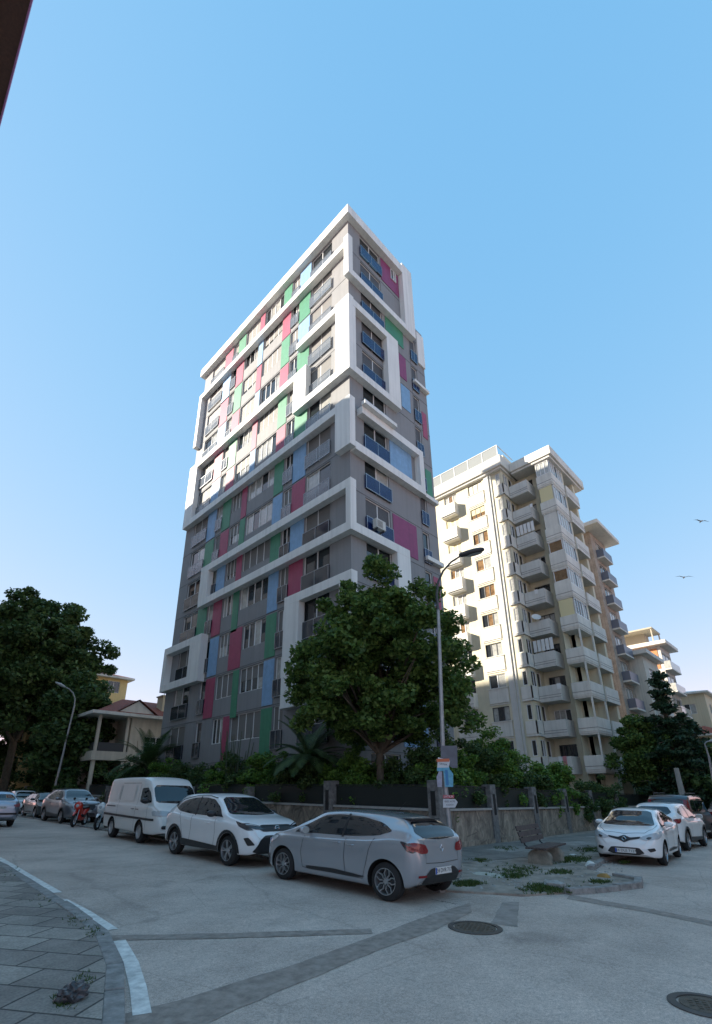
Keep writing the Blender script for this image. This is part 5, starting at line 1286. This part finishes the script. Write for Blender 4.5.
    def plate(s, view, z, txt, y=0, w=.5, h=.11):
        x0 = s.L+3 if view == 'F' else -3; p, nr = s.hit((x0, y, z), (-1 if view == 'F' else 1, 0, 0))
        sg = 1 if view == 'F' else -1; X = p.x+sg*.03
        mb = MB(); mb.box(min(X, X-sg*.012), max(X, X-sg*.012), y-w/2, y+w/2, z-h/2, z+h/2, 0); mb.box(X, X+sg*.001, y-sg*w/2 if 0 else y+(-w/2 if sg > 0 else w/2-.04), y+(-w/2+.04 if sg > 0 else w/2), z-h/2+.004, z+h/2-.004, 1)
        o = mb.build('licence_plate', [PLATE, PBLU], s.E)
        rot = Matrix(((0, 0, sg), (sg, 0, 0), (0, 1, 0))).to_4x4()
        text_mesh('lettering', txt, h*.85, PINK_, o, Matrix.Translation((X+sg*.003, y+sg*.015, z)) @ rot, .0005)
    def place(s, front, rear=None, heading=None):
        """front, rear: street points of the left or right wheels' mid line"""
        x, y, h = front
        m = Matrix.Translation((x, y, gz(x, y)+.002)) @ Vector((0, 0, 1)).rotation_difference(Vector((.0209, -.0215, 1)).normalized()).to_matrix().to_4x4() @ Matrix.Rotation(h, 4, 'Z') @ Matrix.Diagonal((*s.S.get('scale3', (s.S.get('scale', 1),)*3), 1))
        # local origin in the middle of the wheelbase
        mid = sum(s.S['wx'])/2
        seen = set()
        def deform(o):
            if o.type == 'MESH' and not o.name.startswith(('wheel', 'rim')) and o.data.name not in seen:
                seen.add(o.data.name); n = len(o.data.vertices); co_ = np.empty(n*3); o.data.vertices.foreach_get('co', co_); co_ = co_.reshape(-1, 3)
                if o.name.startswith('lettering'): return
                a, b = s.S['wx'][0]-.4, s.S['wx'][1]+.42; X = co_[:, 0]
                X[:] = np.where(X < a, a-(a-X)*s.S.get('rear_k', 1), np.where(X > b, b+(X-b)*s.S.get('front_k', 1), X)); o.data.vertices.foreach_set('co', co_.ravel()); o.data.update()
            if o.name.startswith('wheel'): return
            if o.name.startswith('licence_plate'):
                for c_ in o.children:
                    l = c_.matrix_local.copy(); a, b = s.S['wx'][0]-.4, s.S['wx'][1]+.42; x = l.translation.x
                    l.translation.x = a-(a-x)*s.S.get('rear_k', 1) if x < a else (b+(x-b)*s.S.get('front_k', 1) if x > b else x); c_.matrix_local = l
            for c_ in o.children: deform(c_)
        if 'rear_k' in s.S or 'front_k' in s.S:
            for ch in s.E.children: deform(ch)
        for ch in s.E.children: ch.matrix_local = Matrix.Translation((-mid, 0, 0)) @ ch.matrix_local
        s.E.matrix_world = m
    def interior(s):
        pass
GREYLINE = mat('panel_gap', (.02, .02, .022), .7)

def hatch_spec(**k):   # small hatchback, rear at x=0
    S = dict(L=4.06, W=.865, R=.31, wx=(.72, 3.31), rim=.215,
        top=[(0, .72), (.05, 1.0), (.22, 1.12), (.5, 1.31), (.62, 1.36), (1.2, 1.43), (1.8, 1.45), (2.3, 1.42), (2.75, 1.26), (3.2, 1.03), (3.35, .985), (3.7, .9), (3.95, .76), (4.06, .55)],
        belt=[(0, .70), (.1, .98), (.5, 1.02), (1.2, .96), (2.4, .92), (3.2, .91), (3.7, .82), (3.95, .68), (4.06, .5)],
        low=[(0, .42), (.15, .3), (.5, .22), (1, .19), (3, .19), (3.6, .2), (3.9, .22), (4.06, .3)],
        wid=[(0, .62), (.06, .72), (.2, .81), (.5, .855), (.8, .866), (1.6, .845), (2.6, .845), (3.3, .862), (3.65, .83), (3.85, .75), (4.0, .62), (4.06, .48)],
        rw=[(0, .55), (.3, .56), (.6, .55), (1.2, .6), (2.0, .61), (2.6, .62), (3.2, .66), (4.06, .5)])
    S.update(k); return S
def scaled(S, fx=1, fy=1, fz=1, **k):
    T_ = dict(S); T_['L'] = S['L']*fx; T_['W'] = S['W']*fy; T_['wx'] = tuple(x*fx for x in S['wx'])
    for q in ('top', 'belt', 'low'): T_[q] = [(x*fx, z*fz) for x, z in S[q]]
    for q in ('wid', 'rw'): T_[q] = [(x*fx, y*fy) for x, y in S[q]]
    T_.update(k); return T_
def side_glass(C, poly, split=(), name='side_window', off=.005, views='LR', fr=True):
    for v in views:
        C.patch(name, poly, v, TINT, off, .12)
        for (x0, z0, x1, z1) in split: C.line('window_pillar', [(x0, z0), (x1, z1)], v, .05, TRIM, off+.004, C.E)
def hatch_details(C, front_dark=False, clio_rear=True, plate=('34 DVR 717', '34 DVR 717')):
    side_glass(C, [(.62, 1.13), (.86, 1.25), (1.35, 1.34), (1.9, 1.36), (2.28, 1.33), (2.68, 1.17), (2.95, 1.0), (2.7, .97), (1.5, .99), (.9, 1.04)], [(1.72, .96, 1.68, 1.38)])
    C.patch('windscreen', [(-.6, 1.0), (-.66, 1.02), (-.52, 1.34), (-.4, 1.375), (.4, 1.375), (.52, 1.34), (.66, 1.02), (.6, 1.0), (0, .985)], 'F', TINT, .006, .08)
    C.patch('rear_window', [(-.5, 1.03), (-.6, 1.13), (-.48, 1.27), (-.4, 1.29), (.4, 1.29), (.48, 1.27), (.6, 1.13), (.5, 1.03), (0, 1.0)], 'B', TINT, .006, .1)
    mb = MB(); mb.box(.42, .66, -.46, .46, 1.32, 1.345); mb.build('spoiler', TRIM, C.E, bevel=.012)
    for v in 'LR':
        C.line('door_gap', [(1.62, .95), (1.64, .6), (1.6, .3)], v); C.line('door_gap', [(2.72, .92), (2.78, .6), (2.72, .32)], v)
        C.line('door_gap', [(1.6, .3), (2.72, .32)], v); C.line('door_gap', [(.95, 1.0), (1.05, .8), (1.12, .55), (1.2, .3), (1.6, .3)], v)
        C.patch('sill_trim', [(1.12, .34), (1.3, .31), (2.6, .3), (2.62, .36), (1.9, .385)], v, TRIM, .012, .1)
        C.patch('window_frame', [(2.7, .975), (3.02, .965), (2.96, 1.01), (2.72, 1.14)], v, TRIM, .009, .05)
    C.handle(1.5, .84); C.handle(2.55, .8) if 0 else C.handle(1.83, .86)
    C.mirror(2.62, 1.0, C.paint)
    # rear
    for sg in (1, -1):
        C.patch('tail_light', [(sg*.42, .83), (sg*.48, .93), (sg*.72, .97), (sg*.84, .95), (sg*.8, .86), (sg*.62, .79), (sg*.46, .79)], 'B', LRED, .012, .12)
        C.patch('tail_light', [(.04, .84), (.1, .93), (.42, .99), (.28, .84), (.12, .8)], 'L' if sg > 0 else 'R', LDK, .01, .12)
        C.patch('tail_light', [(.06, .85), (.14, .9), (.3, .93), (.2, .85), (.12, .82)], 'L' if sg > 0 else 'R', LRED, .014, .12)
        C.patch('reflector', [(sg*.5, .42), (sg*.68, .42), (sg*.68, .455), (sg*.5, .455)], 'B', LRED, .012)
    C.line('hatch_gap', [(-.52, .98), (-.5, .8), (-.5, .64), (0, .62), (.5, .64), (.5, .8), (.52, .98)], 'B', .012)
    C.patch('bumper_insert', [(-.55, .3), (-.5, .46), (-.35, .55), (.35, .55), (.5, .46), (.55, .3)], 'B', TRIM, .01, .12)
    C.plate('B', .5, plate[1]); 
    mb = MB(); p, _ = C.hit((-3, 0, .86), (1, 0, 0)); X = p.x-.012
    for a in ((0, 1), (1, 0), (0, -1), (-1, 0)):
        q = [(a[0]*.045, a[1]*.06)]; 
    mb.tube([(X, 0, .92), (X, .045, .86), (X, 0, .80), (X, -.045, .86), (X, 0, .92)], .009, 6); mb.build('badge', CHR, C.E)
    # front
    for sg in (1, -1):
        C.patch('headlight', [(sg*.36, .69), (sg*.45, .74), (sg*.66, .82), (sg*.76, .84), (sg*.78, .76), (sg*.7, .67), (sg*.5, .645)], 'F', LCLR, .012, .12)
        C.patch('headlight', [(3.95, .68), (3.7, .84), (3.42, .88), (3.55, .78), (3.8, .68)], 'L' if sg > 0 else 'R', LCLR, .01, .12)
        C.patch('fog_lamp', [(sg*.52, .44), (sg*.68, .47), (sg*.7, .4), (sg*.58, .36)], 'F', TRIM, .01, .12)
        C.patch('lamp_lens', [(sg*.52, .69), (sg*.6, .74), (sg*.66, .72), (sg*.6, .67)], 'F', LDK, .017, .2)
    C.patch('grille', [(-.4, .69), (-.14, .635), (0, .57), (.14, .635), (.4, .69), (.4, .735), (.15, .7), (0, .76), (-.15, .7), (-.4, .735)], 'F', TRIM, .01, .1)
    C.patch('lower_grille', [(-.45, .33), (-.34, .46), (.34, .46), (.45, .33), (.3, .28), (-.3, .28)], 'F', TRIM, .01, .1)
    p, _ = C.hit((7, 0, .67), (-1, 0, 0)); X = p.x+.02; mb = MB(); mb.tube([(X, 0, .735), (X, .05, .67), (X, 0, .605), (X, -.05, .67), (X, 0, .735)], .014, 6); mb.build('badge', CHR, C.E)
    C.plate('F', .37, plate[0])
    C.line('bonnet_gap', [(3.86, -.5), (3.6, -.66), (3.2, -.72)], 'T'); C.line('bonnet_gap', [(3.86, .5), (3.6, .66), (3.2, .72)], 'T'); C.line('bonnet_gap', [(3.86, -.5), (3.93, 0), (3.86, .5)], 'T')
def wiper(C, view='F'): pass

# 1 silver hatchback
SILV = paint('silver_paint', (.37, .385, .41), .5, .25)
C = Car('parked_car', 'silver hatchback with tinted windows and petal alloy wheels, parked nearest', 'car', hatch_spec(scale3=(1.08, .92, .94), rear_k=.6), SILV, 'cars parked along the left street')
hatch_details(C); C.wheels('petal')
mb = MB(); mb.tube([(1.05, 0, 1.43), (.85, 0, 1.63)], .004, 4); mb.build('antenna', TRIM, C.E)
HL = math.pi/2   # heading along the left street, away
C.place((-9.93+.85, -9.03, HL+R_(-.3)))
# 2 white crossover facing right
WPT = paint('white_paint', (.78, .78, .78), 0, .3)
X_ = dict(L=4.25, W=.885, R=.335, gap=.05, wx=(.82, 3.43), rim=.235,
    top=[(0, .85), (.05, 1.1), (.3, 1.28), (.55, 1.5), (.75, 1.57), (1.3, 1.61), (2.0, 1.61), (2.4, 1.56), (2.75, 1.4), (3.15, 1.16), (3.35, 1.1), (3.8, 1.02), (4.12, .88), (4.25, .65)],
    belt=[(0, .8), (.1, 1.02), (.6, 1.1), (1.4, 1.04), (2.4, 1.0), (3.2, .99), (3.8, .93), (4.12, .78), (4.25, .6)],
    low=[(0, .45), (.2, .32), (.6, .26), (3.6, .26), (4.0, .27), (4.25, .34)],
    wid=[(0, .66), (.08, .76), (.25, .85), (.6, .88), (.9, .886), (1.7, .865), (2.7, .865), (3.4, .884), (3.8, .86), (4.05, .77), (4.2, .64), (4.25, .55)],
    rw=[(0, .58), (.5, .6), (1.4, .63), (2.3, .63), (3.2, .7), (4.25, .55)])
def cladding(C, h=.42, mat_=None):
    m_ = mat_ or TRIM; S = C.S
    for v in 'LR':
        x0, x1 = S['wx']; R1 = S['R']+S.get('gap', .055)+.004; R2 = R1+.07
        for xc in (x0, x1):
            pts = [(xc+R2*math.cos(a), S['R']+R2*math.sin(a)) for a in [math.pi*(i/14)*1.12-.19 for i in range(15)]]+[(xc+R1*math.cos(a), S['R']+R1*math.sin(a)) for a in [math.pi*(1-i/14)*1.12-.19 for i in range(15)]]
            C.patch('arch_trim', pts, v, m_, .012, 0, None, .06)
        C.patch('sill_trim', [(x0+R1+.02, .29), (x0+R1+.04, h+.04), (x1-R1-.04, h-.02), (x1-R1-.02, .29)], v, m_, .012, 0)
C = Car('parked_car', 'white crossover with black roofline trim and dark wheels, facing right behind the silver hatchback', 'car', scaled(X_, scale3=(1.1, 1.0, .99)), WPT, 'cars parked along the left street')
cladding(C)
side_glass(C, [(.5, 1.26), (.8, 1.4), (1.4, 1.5), (2.0, 1.51), (2.38, 1.47), (2.72, 1.3), (3.0, 1.09), (2.7, 1.06), (1.5, 1.08), (.9, 1.13)], [(1.75, 1.05, 1.7, 1.53)])
C.patch('windscreen', [(-.62, 1.13), (-.68, 1.15), (-.55, 1.47), (-.42, 1.53), (.42, 1.53), (.55, 1.47), (.68, 1.15), (.62, 1.13), (0, 1.11)], 'F', TINT, .006, .08)
C.patch('rear_window', [(-.5, 1.2), (-.6, 1.28), (-.46, 1.47), (.46, 1.47), (.6, 1.28), (.5, 1.2)], 'B', TINT, .006, .1)
for v in 'LR':
    C.line('door_gap', [(1.62, 1.05), (1.66, .7), (1.6, .36)], v); C.line('door_gap', [(2.78, 1.02), (2.85, .7), (2.8, .36)], v); C.line('roof_trim', [(.42, 1.26), (.8, 1.44), (1.4, 1.545), (2.1, 1.555), (2.45, 1.5)], v, .022, TRIM, .006, C.E)
    C.patch('window_frame', [(2.74, 1.07), (3.08, 1.06), (3.0, 1.1), (2.76, 1.25)], v, TRIM, .009, .05); C.line('door_gap', [(.98, 1.1), (1.15, .8), (1.3, .36)], v)
    C.patch('headlight', [(4.15, .82), (3.9, .95), (3.62, 1.0), (3.8, .9), (4.05, .8)], v, LDK, .01, .12)
for sg in (1, -1):
    C.patch('headlight', [(sg*.36, .83), (sg*.45, .9), (sg*.7, .96), (sg*.8, .95), (sg*.8, .88), (sg*.6, .83)], 'F', LDK, .012, .1)
    C.patch('daylight_strip', [(sg*.44, .875), (sg*.62, .93), (sg*.74, .945), (sg*.74, .925), (sg*.62, .905)], 'F', LCLR, .018, .05)
    C.patch('fog_recess', [(sg*.62, .5), (sg*.74, .66), (sg*.8, .64), (sg*.74, .48)], 'F', TRIM, .012, .1)
    C.patch('tail_light', [(sg*.5, 1.0), (sg*.8, 1.08), (sg*.84, .98), (sg*.6, .93)], 'B', LRED, .012, .1)
C.patch('grille', [(-.52, .84), (-.42, .92), (.42, .92), (.52, .84), (.4, .78), (-.4, .78)], 'F', TRIM, .011, .08)
C.patch('lower_grille', [(-.66, .33), (-.5, .62), (-.36, .7), (.36, .7), (.5, .62), (.66, .33)], 'F', TRIM, .011, .08)
p, _ = C.hit((7, 0, .86), (-1, 0, 0)); mb = MB(); mb.tube([(p.x+.02, .06*math.cos(a), .85+.06*math.sin(a)) for a in [2*math.pi*k/20 for k in range(21)]], .008, 6); mb.tube([(p.x+.02, -.06, .835), (p.x+.02, .0, .855), (p.x+.02, .06, .865)], .007, 5); mb.build('badge', CHR, C.E)
C.plate('F', .6, '34 EYM 381'); C.handle(1.42, .93); C.handle(2.5, .9); C.mirror(2.72, 1.1, TRIM, sz=1.1); C.wheels('five')
C.place((-9.68+.9, -3.8, -HL+R_(-1.5)))
# 3 white van
V_ = dict(L=4.7, W=.86, R=.32, wx=(1.0, 3.5), rim=.2, gap=.05,
    top=[(0, 1.75), (.04, 1.88), (.25, 1.95), (1.5, 1.98), (3.0, 1.97), (3.45, 1.9), (3.75, 1.72), (4.1, 1.32), (4.3, 1.13), (4.55, .98), (4.65, .8), (4.7, .6)],
    belt=[(0, 1.1), (.5, 1.15), (3.5, 1.13), (4.2, 1.08), (4.5, .92), (4.65, .72), (4.7, .55)],
    low=[(0, .4), (.2, .32), (4.3, .28), (4.7, .34)],
    wid=[(0, .8), (.06, .83), (.2, .855), (.5, .86), (3.8, .86), (4.2, .84), (4.5, .77), (4.65, .68), (4.7, .6)],
    rw=[(0, .7), (.2, .74), (3.2, .74), (3.6, .7), (4.2, .7), (4.7, .6)])
C = Car('parked_van', 'white panel van with a dark side moulding, parked left of the white crossover', 'van', scaled(V_, scale=1.06), paint('aged_white_paint', (.72, .71, .69), 0, .4, .6))
for v in 'LR':
    C.patch('side_window', [(3.2, 1.2), (3.18, 1.62), (3.55, 1.64), (3.8, 1.5), (4.08, 1.2), (3.7, 1.17)], v, TINT, .006, .08)
    C.patch('window_frame', [(3.55, 1.16), (3.62, 1.3), (3.7, 1.35), (3.78, 1.33), (3.98, 1.2)], v, TRIM, .012, .05)
    for (a, b) in ((.35, 1.3), (1.45, 2.7)): C.patch('blanked_window', [(a, 1.2), (a+.04, 1.68), (b-.04, 1.7), (b, 1.22)], v, C.paint, .014, .06)
    C.patch('side_moulding', [(.03, .72), (.03, .79), (4.45, .74), (4.45, .68)], v, TRIM, .016); C.line('door_gap', [(3.02, 1.75), (3.02, 1.0), (3.02, .4)], v); C.line('door_gap', [(1.38, 1.7), (1.38, .42)], v); C.line('door_gap', [(1.38, 1.78), (3.0, 1.78)], v, .012); C.line('door_gap', [(3.95, 1.12), (4.0, .8), (3.95, .4)], v)
    C.line('sliding_rail', [(.3, 1.02), (1.2, 1.02)], v, .03, TRIM, .012, C.E)
C.patch('windscreen', [(-.68, 1.2), (-.66, 1.62), (-.56, 1.72), (.56, 1.72), (.66, 1.62), (.68, 1.2), (0, 1.17)], 'F', TINT, .006, .08)
C.patch('rear_window', [(-.6, 1.25), (-.58, 1.7), (.58, 1.7), (.6, 1.25)], 'B', TINT, .006, .08)
for sg in (1, -1):
    C.patch('headlight', [(sg*.36, .82), (sg*.36, .94), (sg*.72, .97), (sg*.78, .9), (sg*.76, .82)], 'F', LCLR, .014, .1); C.patch('headlight', [(4.62, .82), (4.42, .97), (4.3, .94), (4.36, .82)], 'L' if sg > 0 else 'R', ORA if 0 else LCLR, .012, .1)
    C.patch('fog_lamp', [(sg*.45, .45), (sg*.45, .55), (sg*.62, .55), (sg*.62, .45)], 'F', LDK, .014, .2); C.patch('tail_light', [(sg*.66, .75), (sg*.66, 1.2), (sg*.8, 1.2), (sg*.8, .75)], 'B', LRED, .014, .08)
C.patch('grille', [(-.32, .84), (-.32, .92), (.32, .92), (.32, .84)], 'F', TRIM, .012); C.patch('lower_grille', [(-.35, .42), (-.35, .55), (.35, .55), (.35, .42)], 'F', TRIM, .012, .1)
C.plate('F', .66, '34 KMT 52'); C.handle(3.18, .98, material=TRIM); C.handle(2.8, .98, material=TRIM); C.mirror(3.95, 1.22, TRIM, sz=1.2); C.wheels('steel')
C.place((-9.05+.85, 2.45, -HL+R_(-2)))
# 4 grey SUV behind the motorbikes
GRP = paint('dark_grey_paint', (.2, .2, .22), .6, .35)
C = Car('parked_car', 'dark grey crossover with slim dark grille, parked behind the red motorbike', 'car', scaled(X_, 1.06, 1.03, 1.03), GRP, 'cars parked along the left street')
def generic(C, fz=1, fx=1, lights=LCLR, gr=TRIM, rear=LRED):
    S = C.S
    def q(l): return [(a*fx, b*fz) for a, b in l]
    side_glass(C, q([(.5, 1.26), (.8, 1.4), (1.4, 1.5), (2.0, 1.51), (2.38, 1.47), (2.72, 1.3), (3.0, 1.09), (2.7, 1.06), (1.5, 1.08), (.9, 1.13)]), [(1.75*fx, 1.05*fz, 1.7*fx, 1.53*fz)])
    def w(l): return [(a, b*fz) for a, b in l]
    C.patch('windscreen', w([(-.62, 1.13), (-.68, 1.15), (-.55, 1.47), (-.42, 1.53), (.42, 1.53), (.55, 1.47), (.68, 1.15), (.62, 1.13), (0, 1.11)]), 'F', TINT, .006, .08)
    C.patch('rear_window', w([(-.5, 1.2), (-.6, 1.28), (-.46, 1.47), (.46, 1.47), (.6, 1.28), (.5, 1.2)]), 'B', TINT, .006, .1)
    for v in 'LR': C.line('door_gap', q([(1.62, 1.05), (1.66, .7), (1.6, .36)]), v); C.line('door_gap', q([(2.78, 1.02), (2.85, .7), (2.8, .36)]), v)
    for sg in (1, -1):
        C.patch('headlight', w([(sg*.42, .83), (sg*.48, .9), (sg*.72, .94), (sg*.8, .9), (sg*.78, .8), (sg*.55, .78)]), 'F', lights, .012, .1); C.patch('tail_light', w([(sg*.5, 1.0), (sg*.8, 1.08), (sg*.84, .92), (sg*.6, .9)]), 'B', rear, .012, .1)
        C.patch('tail_light', q([(.05, .95), (.1, 1.06), (.4, 1.08), (.25, .95)]), 'L' if sg > 0 else 'R', rear, .012, .1); C.patch('headlight', q([(4.1, .82), (3.9, .93), (3.68, .96), (3.85, .85)]), 'L' if sg > 0 else 'R', lights, .012, .1)
    C.patch('grille', w([(-.42, .72), (-.46, .88), (.46, .88), (.42, .72), (.3, .62), (-.3, .62)]), 'F', gr, .011, .08); C.patch('lower_grille', w([(-.5, .36), (-.42, .5), (.42, .5), (.5, .36)]), 'F', TRIM, .011, .08)
    C.mirror(2.75*fx, 1.1*fz, C.paint); C.handle(1.42*fx, .93*fz); C.handle(2.5*fx, .9*fz)
generic(C, 1.03, 1.06, LCLR); cladding(C, .44); C.plate('F', .6, '34 CKT 90'); C.wheels('five')
C.place((-8.2+.9, 14.3, -HL+R_(1)))
# 5 black hatchback
C = Car('parked_car', 'black hatchback half hidden behind the dark grey crossover', 'car', hatch_spec(), paint('black_paint', (.012, .012, .014), 0, .25), 'cars parked along the left street')
hatch_details(C, plate=('34 FD 2905', '34 FD 2905')); C.wheels('multi'); C.place((-7.15, 19.6, -HL))
# 6 white sedan
C = Car('parked_car', 'white car behind the black hatchback, second from the left edge', 'car', scaled(X_, 1.05, 1, .92), paint('white_paint', (.78, .78, .78)), 'cars parked along the left street')
generic(C, .92, 1.05); C.plate('F', .5, '34 GTR 16'); C.wheels('multi'); C.place((-6.9, 26.0, -HL+R_(-3)))
C = Car('parked_car', 'dark car farthest down the left street, only its roof showing', 'car', scaled(X_, 1.0, 1, .95), GRP, 'cars parked along the left street')
generic(C, .95, 1.0); C.wheels('multi'); C.place((-8.2, 36, -HL))
# 7 silver blue estate at the left edge moving away
C = Car('driving_car', 'silver blue estate car cut by the left edge, seen from behind', 'car', scaled(X_, 1.04, .97, .93), paint('pale_blue_silver_paint', (.33, .38, .46), .7, .33))
S93 = .93
generic(C, .93, 1.04, rear=mat('pink_lens', (.36, .12, .13), .15)); C.patch('bumper_band', [(-.7, .52), (-.7, .6), (.7, .6), (.7, .52)], 'B', TRIM, .012); C.plate('B', .82, '34 BV 6130'); C.wheels('multi')
C.place((-11.22, 13.2, HL))
# 8 white hatchback facing the camera on the right
C = Car('parked_car', 'white hatchback facing the camera with a black grille, beside the right sidewalk', 'car', hatch_spec(scale3=(1.05, 1.0, .97)), paint('white_paint', (.78, .78, .78)), 'cars parked along the right street')
hatch_details(C, plate=('34 DLE 7127', '34 DLE 7127')); C.wheels('petal', RIMM)
C.place((.85, -11.32, math.pi+R_(6)))
# 9 white compact seen from behind
C = Car('parked_car', 'white compact car seen from behind, right behind the white hatchback', 'car', scaled(X_, 1.02, 1, .97), paint('white_paint', (.78, .78, .78)), 'cars parked along the right street')
generic(C, .97, 1.02); cladding(C, .4); C.plate('B', .62, '34 NRC 44'); C.wheels('five'); C.place((6.3, -10.85, 0))
# 10 dark MPV
M_ = scaled(V_, 1.0, 1.03, .97)
M_.update(top=[(0, 1.1), (.06, 1.5), (.3, 1.78), (.5, 1.86), (1.5, 1.9), (2.6, 1.88), (3.0, 1.8), (3.5, 1.45), (3.75, 1.22), (4.0, 1.12), (4.5, .98), (4.7, .6)], belt=[(0, 1.0), (.1, 1.12), (3.6, 1.1), (4.2, 1.0), (4.5, .9), (4.7, .55)], L=4.7)
C = Car('parked_van', 'dark grey people carrier with tall red tail lights, behind the white compact on the right', 'van', M_, paint('anthracite_paint', (.035, .037, .042), .5, .3))
for v in 'LR':
    C.patch('side_window', [(.35, 1.2), (.5, 1.65), (3.0, 1.66), (3.5, 1.22)], v, TINT, .006, .06)
    for x in (1.2, 2.2): C.line('window_pillar', [(x, 1.15), (x, 1.7)], v, .07, C.paint, .012, C.E)
    C.patch('tail_light', [(.02, 1.1), (.1, 1.68), (.24, 1.68), (.2, 1.1)], v, LRED, .014, .06)
    C.line('door_gap', [(1.2, 1.12), (1.2, .4)], v); C.line('door_gap', [(2.25, 1.12), (2.25, .4)], v)
C.patch('rear_window', [(-.6, 1.2), (-.56, 1.66), (.56, 1.66), (.6, 1.2)], 'B', TINT, .006, .08); C.patch('windscreen', [(-.66, 1.24), (-.6, 1.7), (.6, 1.7), (.66, 1.24)], 'F', TINT, .006, .08)
for sg in (1, -1): C.patch('tail_light', [(sg*.64, 1.1), (sg*.62, 1.68), (sg*.76, 1.64), (sg*.84, 1.1)], 'B', LRED, .014, .06)
for y in (-.62, .62):
    mb = MB(); mb.tube([(.7, y, 1.86), (.75, y, 1.95), (2.6, y, 1.97), (2.7, y, 1.88)], .018, 6); mb.build('roof_rail', TRIM, C.E)
C.plate('B', .8, '34 HY 8812'); C.mirror(3.3, 1.2, TRIM); C.wheels('multi'); C.place((11.5, -10.2, 0))
C = Car('parked_car', 'dark car behind the people carrier, farthest on the right street', 'car', scaled(X_, 1.05, 1.04, 1.1), paint('black_paint', (.012, .012, .014)), 'cars parked along the right street')
generic(C, 1.1, 1.05); C.wheels('five'); C.place((18.2, -11.2, 0))
C = Car('parked_car', 'black saloon at the right edge, driving side of the right street', 'car', scaled(X_, 1.1, 1.04, 1.05), paint('black_paint', (.012, .012, .014)), 'cars parked along the right street')
generic(C, 1.05, 1.1); C.wheels('multi'); C.place((25.5, -11.2, 0))
# a dark car behind the screen of the garden wall
# ------------------------------------------------------------------ motorbikes
def motorbike(label, x, y, rz, cm, seatm, fair):
    E = empty('motorbike', (x, y, gz(x, y)), rz, label, 'motorbike', tilt=True); 
    for wx in (0, 1.28):
        mb = MB(); mb.lathe([(.2, -.05), (.27, -.055), (.3, -.02), (.3, .02), (.27, .055), (.2, .05), (.2, -.05)], 28, 0, 'y'); mb.v = [(a+wx, b, c+.3) for a, b, c in mb.v]; w = mb.build('wheel', RUB, E, smooth=True)
        mb = MB(); mb.lathe([(.2, -.03), (.18, -.03), (.18, .03), (.2, .03)], 24, 0, 'y')
        for k in range(5): a = k*6.283/5; mb.tube([(0, 0, 0), (.19*math.cos(a), 0, .19*math.sin(a))], .014, 5)
        mb.v = [(a+wx, b, c+.3) for a, b, c in mb.v]; mb.build('rim', RIMM, w)
    def blob(name, pts, wids, m, hs=None):
        mb = MB(); n = 14; i0 = len(mb.v)
        for k, ((px, pz), (w, h)) in enumerate(zip(pts, wids)):
            for j in range(n): a = 2*math.pi*j/n; mb.v.append((px, math.cos(a)*w, pz+math.sin(a)*h))
        for k in range(len(pts)-1):
            for j in range(n): j2 = (j+1) % n; mb.f.append((i0+k*n+j, i0+k*n+j2, i0+(k+1)*n+j2, i0+(k+1)*n+j)); mb.m.append(0)
        mb.f.append(tuple(i0+j for j in range(n))); mb.m.append(0); mb.f.append(tuple(i0+(len(pts)-1)*n+j for j in range(n))); mb.m.append(0)
        return mb.build(name, m, E, smooth=True)
    blob('rear_fairing', [(-.3, .78), (-.15, .74), (.15, .68), (.4, .62), (.5, .5)], [(.04, .04), (.12, .09), (.16, .16), (.16, .18), (.1, .1)], cm)
    blob('seat', [(-.2, .84), (0, .84), (.35, .8), (.6, .8)], [(.06, .03), (.15, .06), (.15, .06), (.08, .04)], seatm)
    blob('front_fairing', [(.75, .62), (.9, .72), (1.05, .86), (1.18, .92), (1.24, .86)], [(.1, .2), (.17, .3), (.2, .26), (.16, .16), (.06, .06)], cm)
    blob('floor_panel', [(.3, .35), (.5, .33), (.8, .36), (.95, .45)], [(.12, .1), (.17, .09), (.17, .09), (.14, .14)], fair)
    blob('mudguard', [(1.0, .5), (1.15, .63), (1.35, .63), (1.5, .52)], [(.03, .02), (.07, .03), (.07, .03), (.03, .02)], cm)
    mb = MB()
    for s in (-1, 1): mb.tube([(1.28, s*.09, .3), (1.15, s*.09, .7), (1.05, s*.07, .95)], .022, 8)
    mb.build('fork', METAL, E)
    mb = MB(); mb.tube([(.92, -.33, 1.03), (1.0, -.15, 1.05), (1.03, 0, 1.0), (1.0, .15, 1.05), (.92, .33, 1.03)], .016, 8); mb.build('handlebar', TRIM, E)
    for s in (-1, 1):
        mb = MB(); mb.tube([(1.0, s*.2, 1.05), (1.02, s*.26, 1.2)], .008, 5); mb.lathe([(.001, 0), (.06, 0), (.05, .02)], 14, 0, 'x', (1.0, s*.27, 1.22)); mb.build('mirror', TRIM, E)
    mb = MB(); mb.lathe([(.001, .03), (.05, .025), (.08, 0)], 16, 0, 'x', (1.22, 0, .9)); mb.build('headlight', LCLR, E)
    mb = MB(); mb.tube([(.3, -.15, .3), (-.1, -.18, .34), (-.35, -.18, .42)], [.04, .055, .05], 10); mb.build('exhaust', METAL, E)
    blob('engine', [(.25, .4), (.4, .42), (.6, .42), (.7, .45)], [(.08, .08), (.14, .14), (.13, .13), (.06, .08)], TRIM)
    return E
x, y = -7.6, 11.0; motorbike('red motorbike parked between the grey crossover and the white van', x, y, R_(232), paint('red_paint', (.6, .03, .015)), TRIM, paint('red_paint', (.6, .03, .015)))
x, y = -7.4, 8.6; motorbike('black and white motorbike tucked against the back of the white van', x, y, R_(232), paint('white_paint', (.78, .78, .78)), TRIM, TRIM)
print('objects', len(bpy.data.objects))
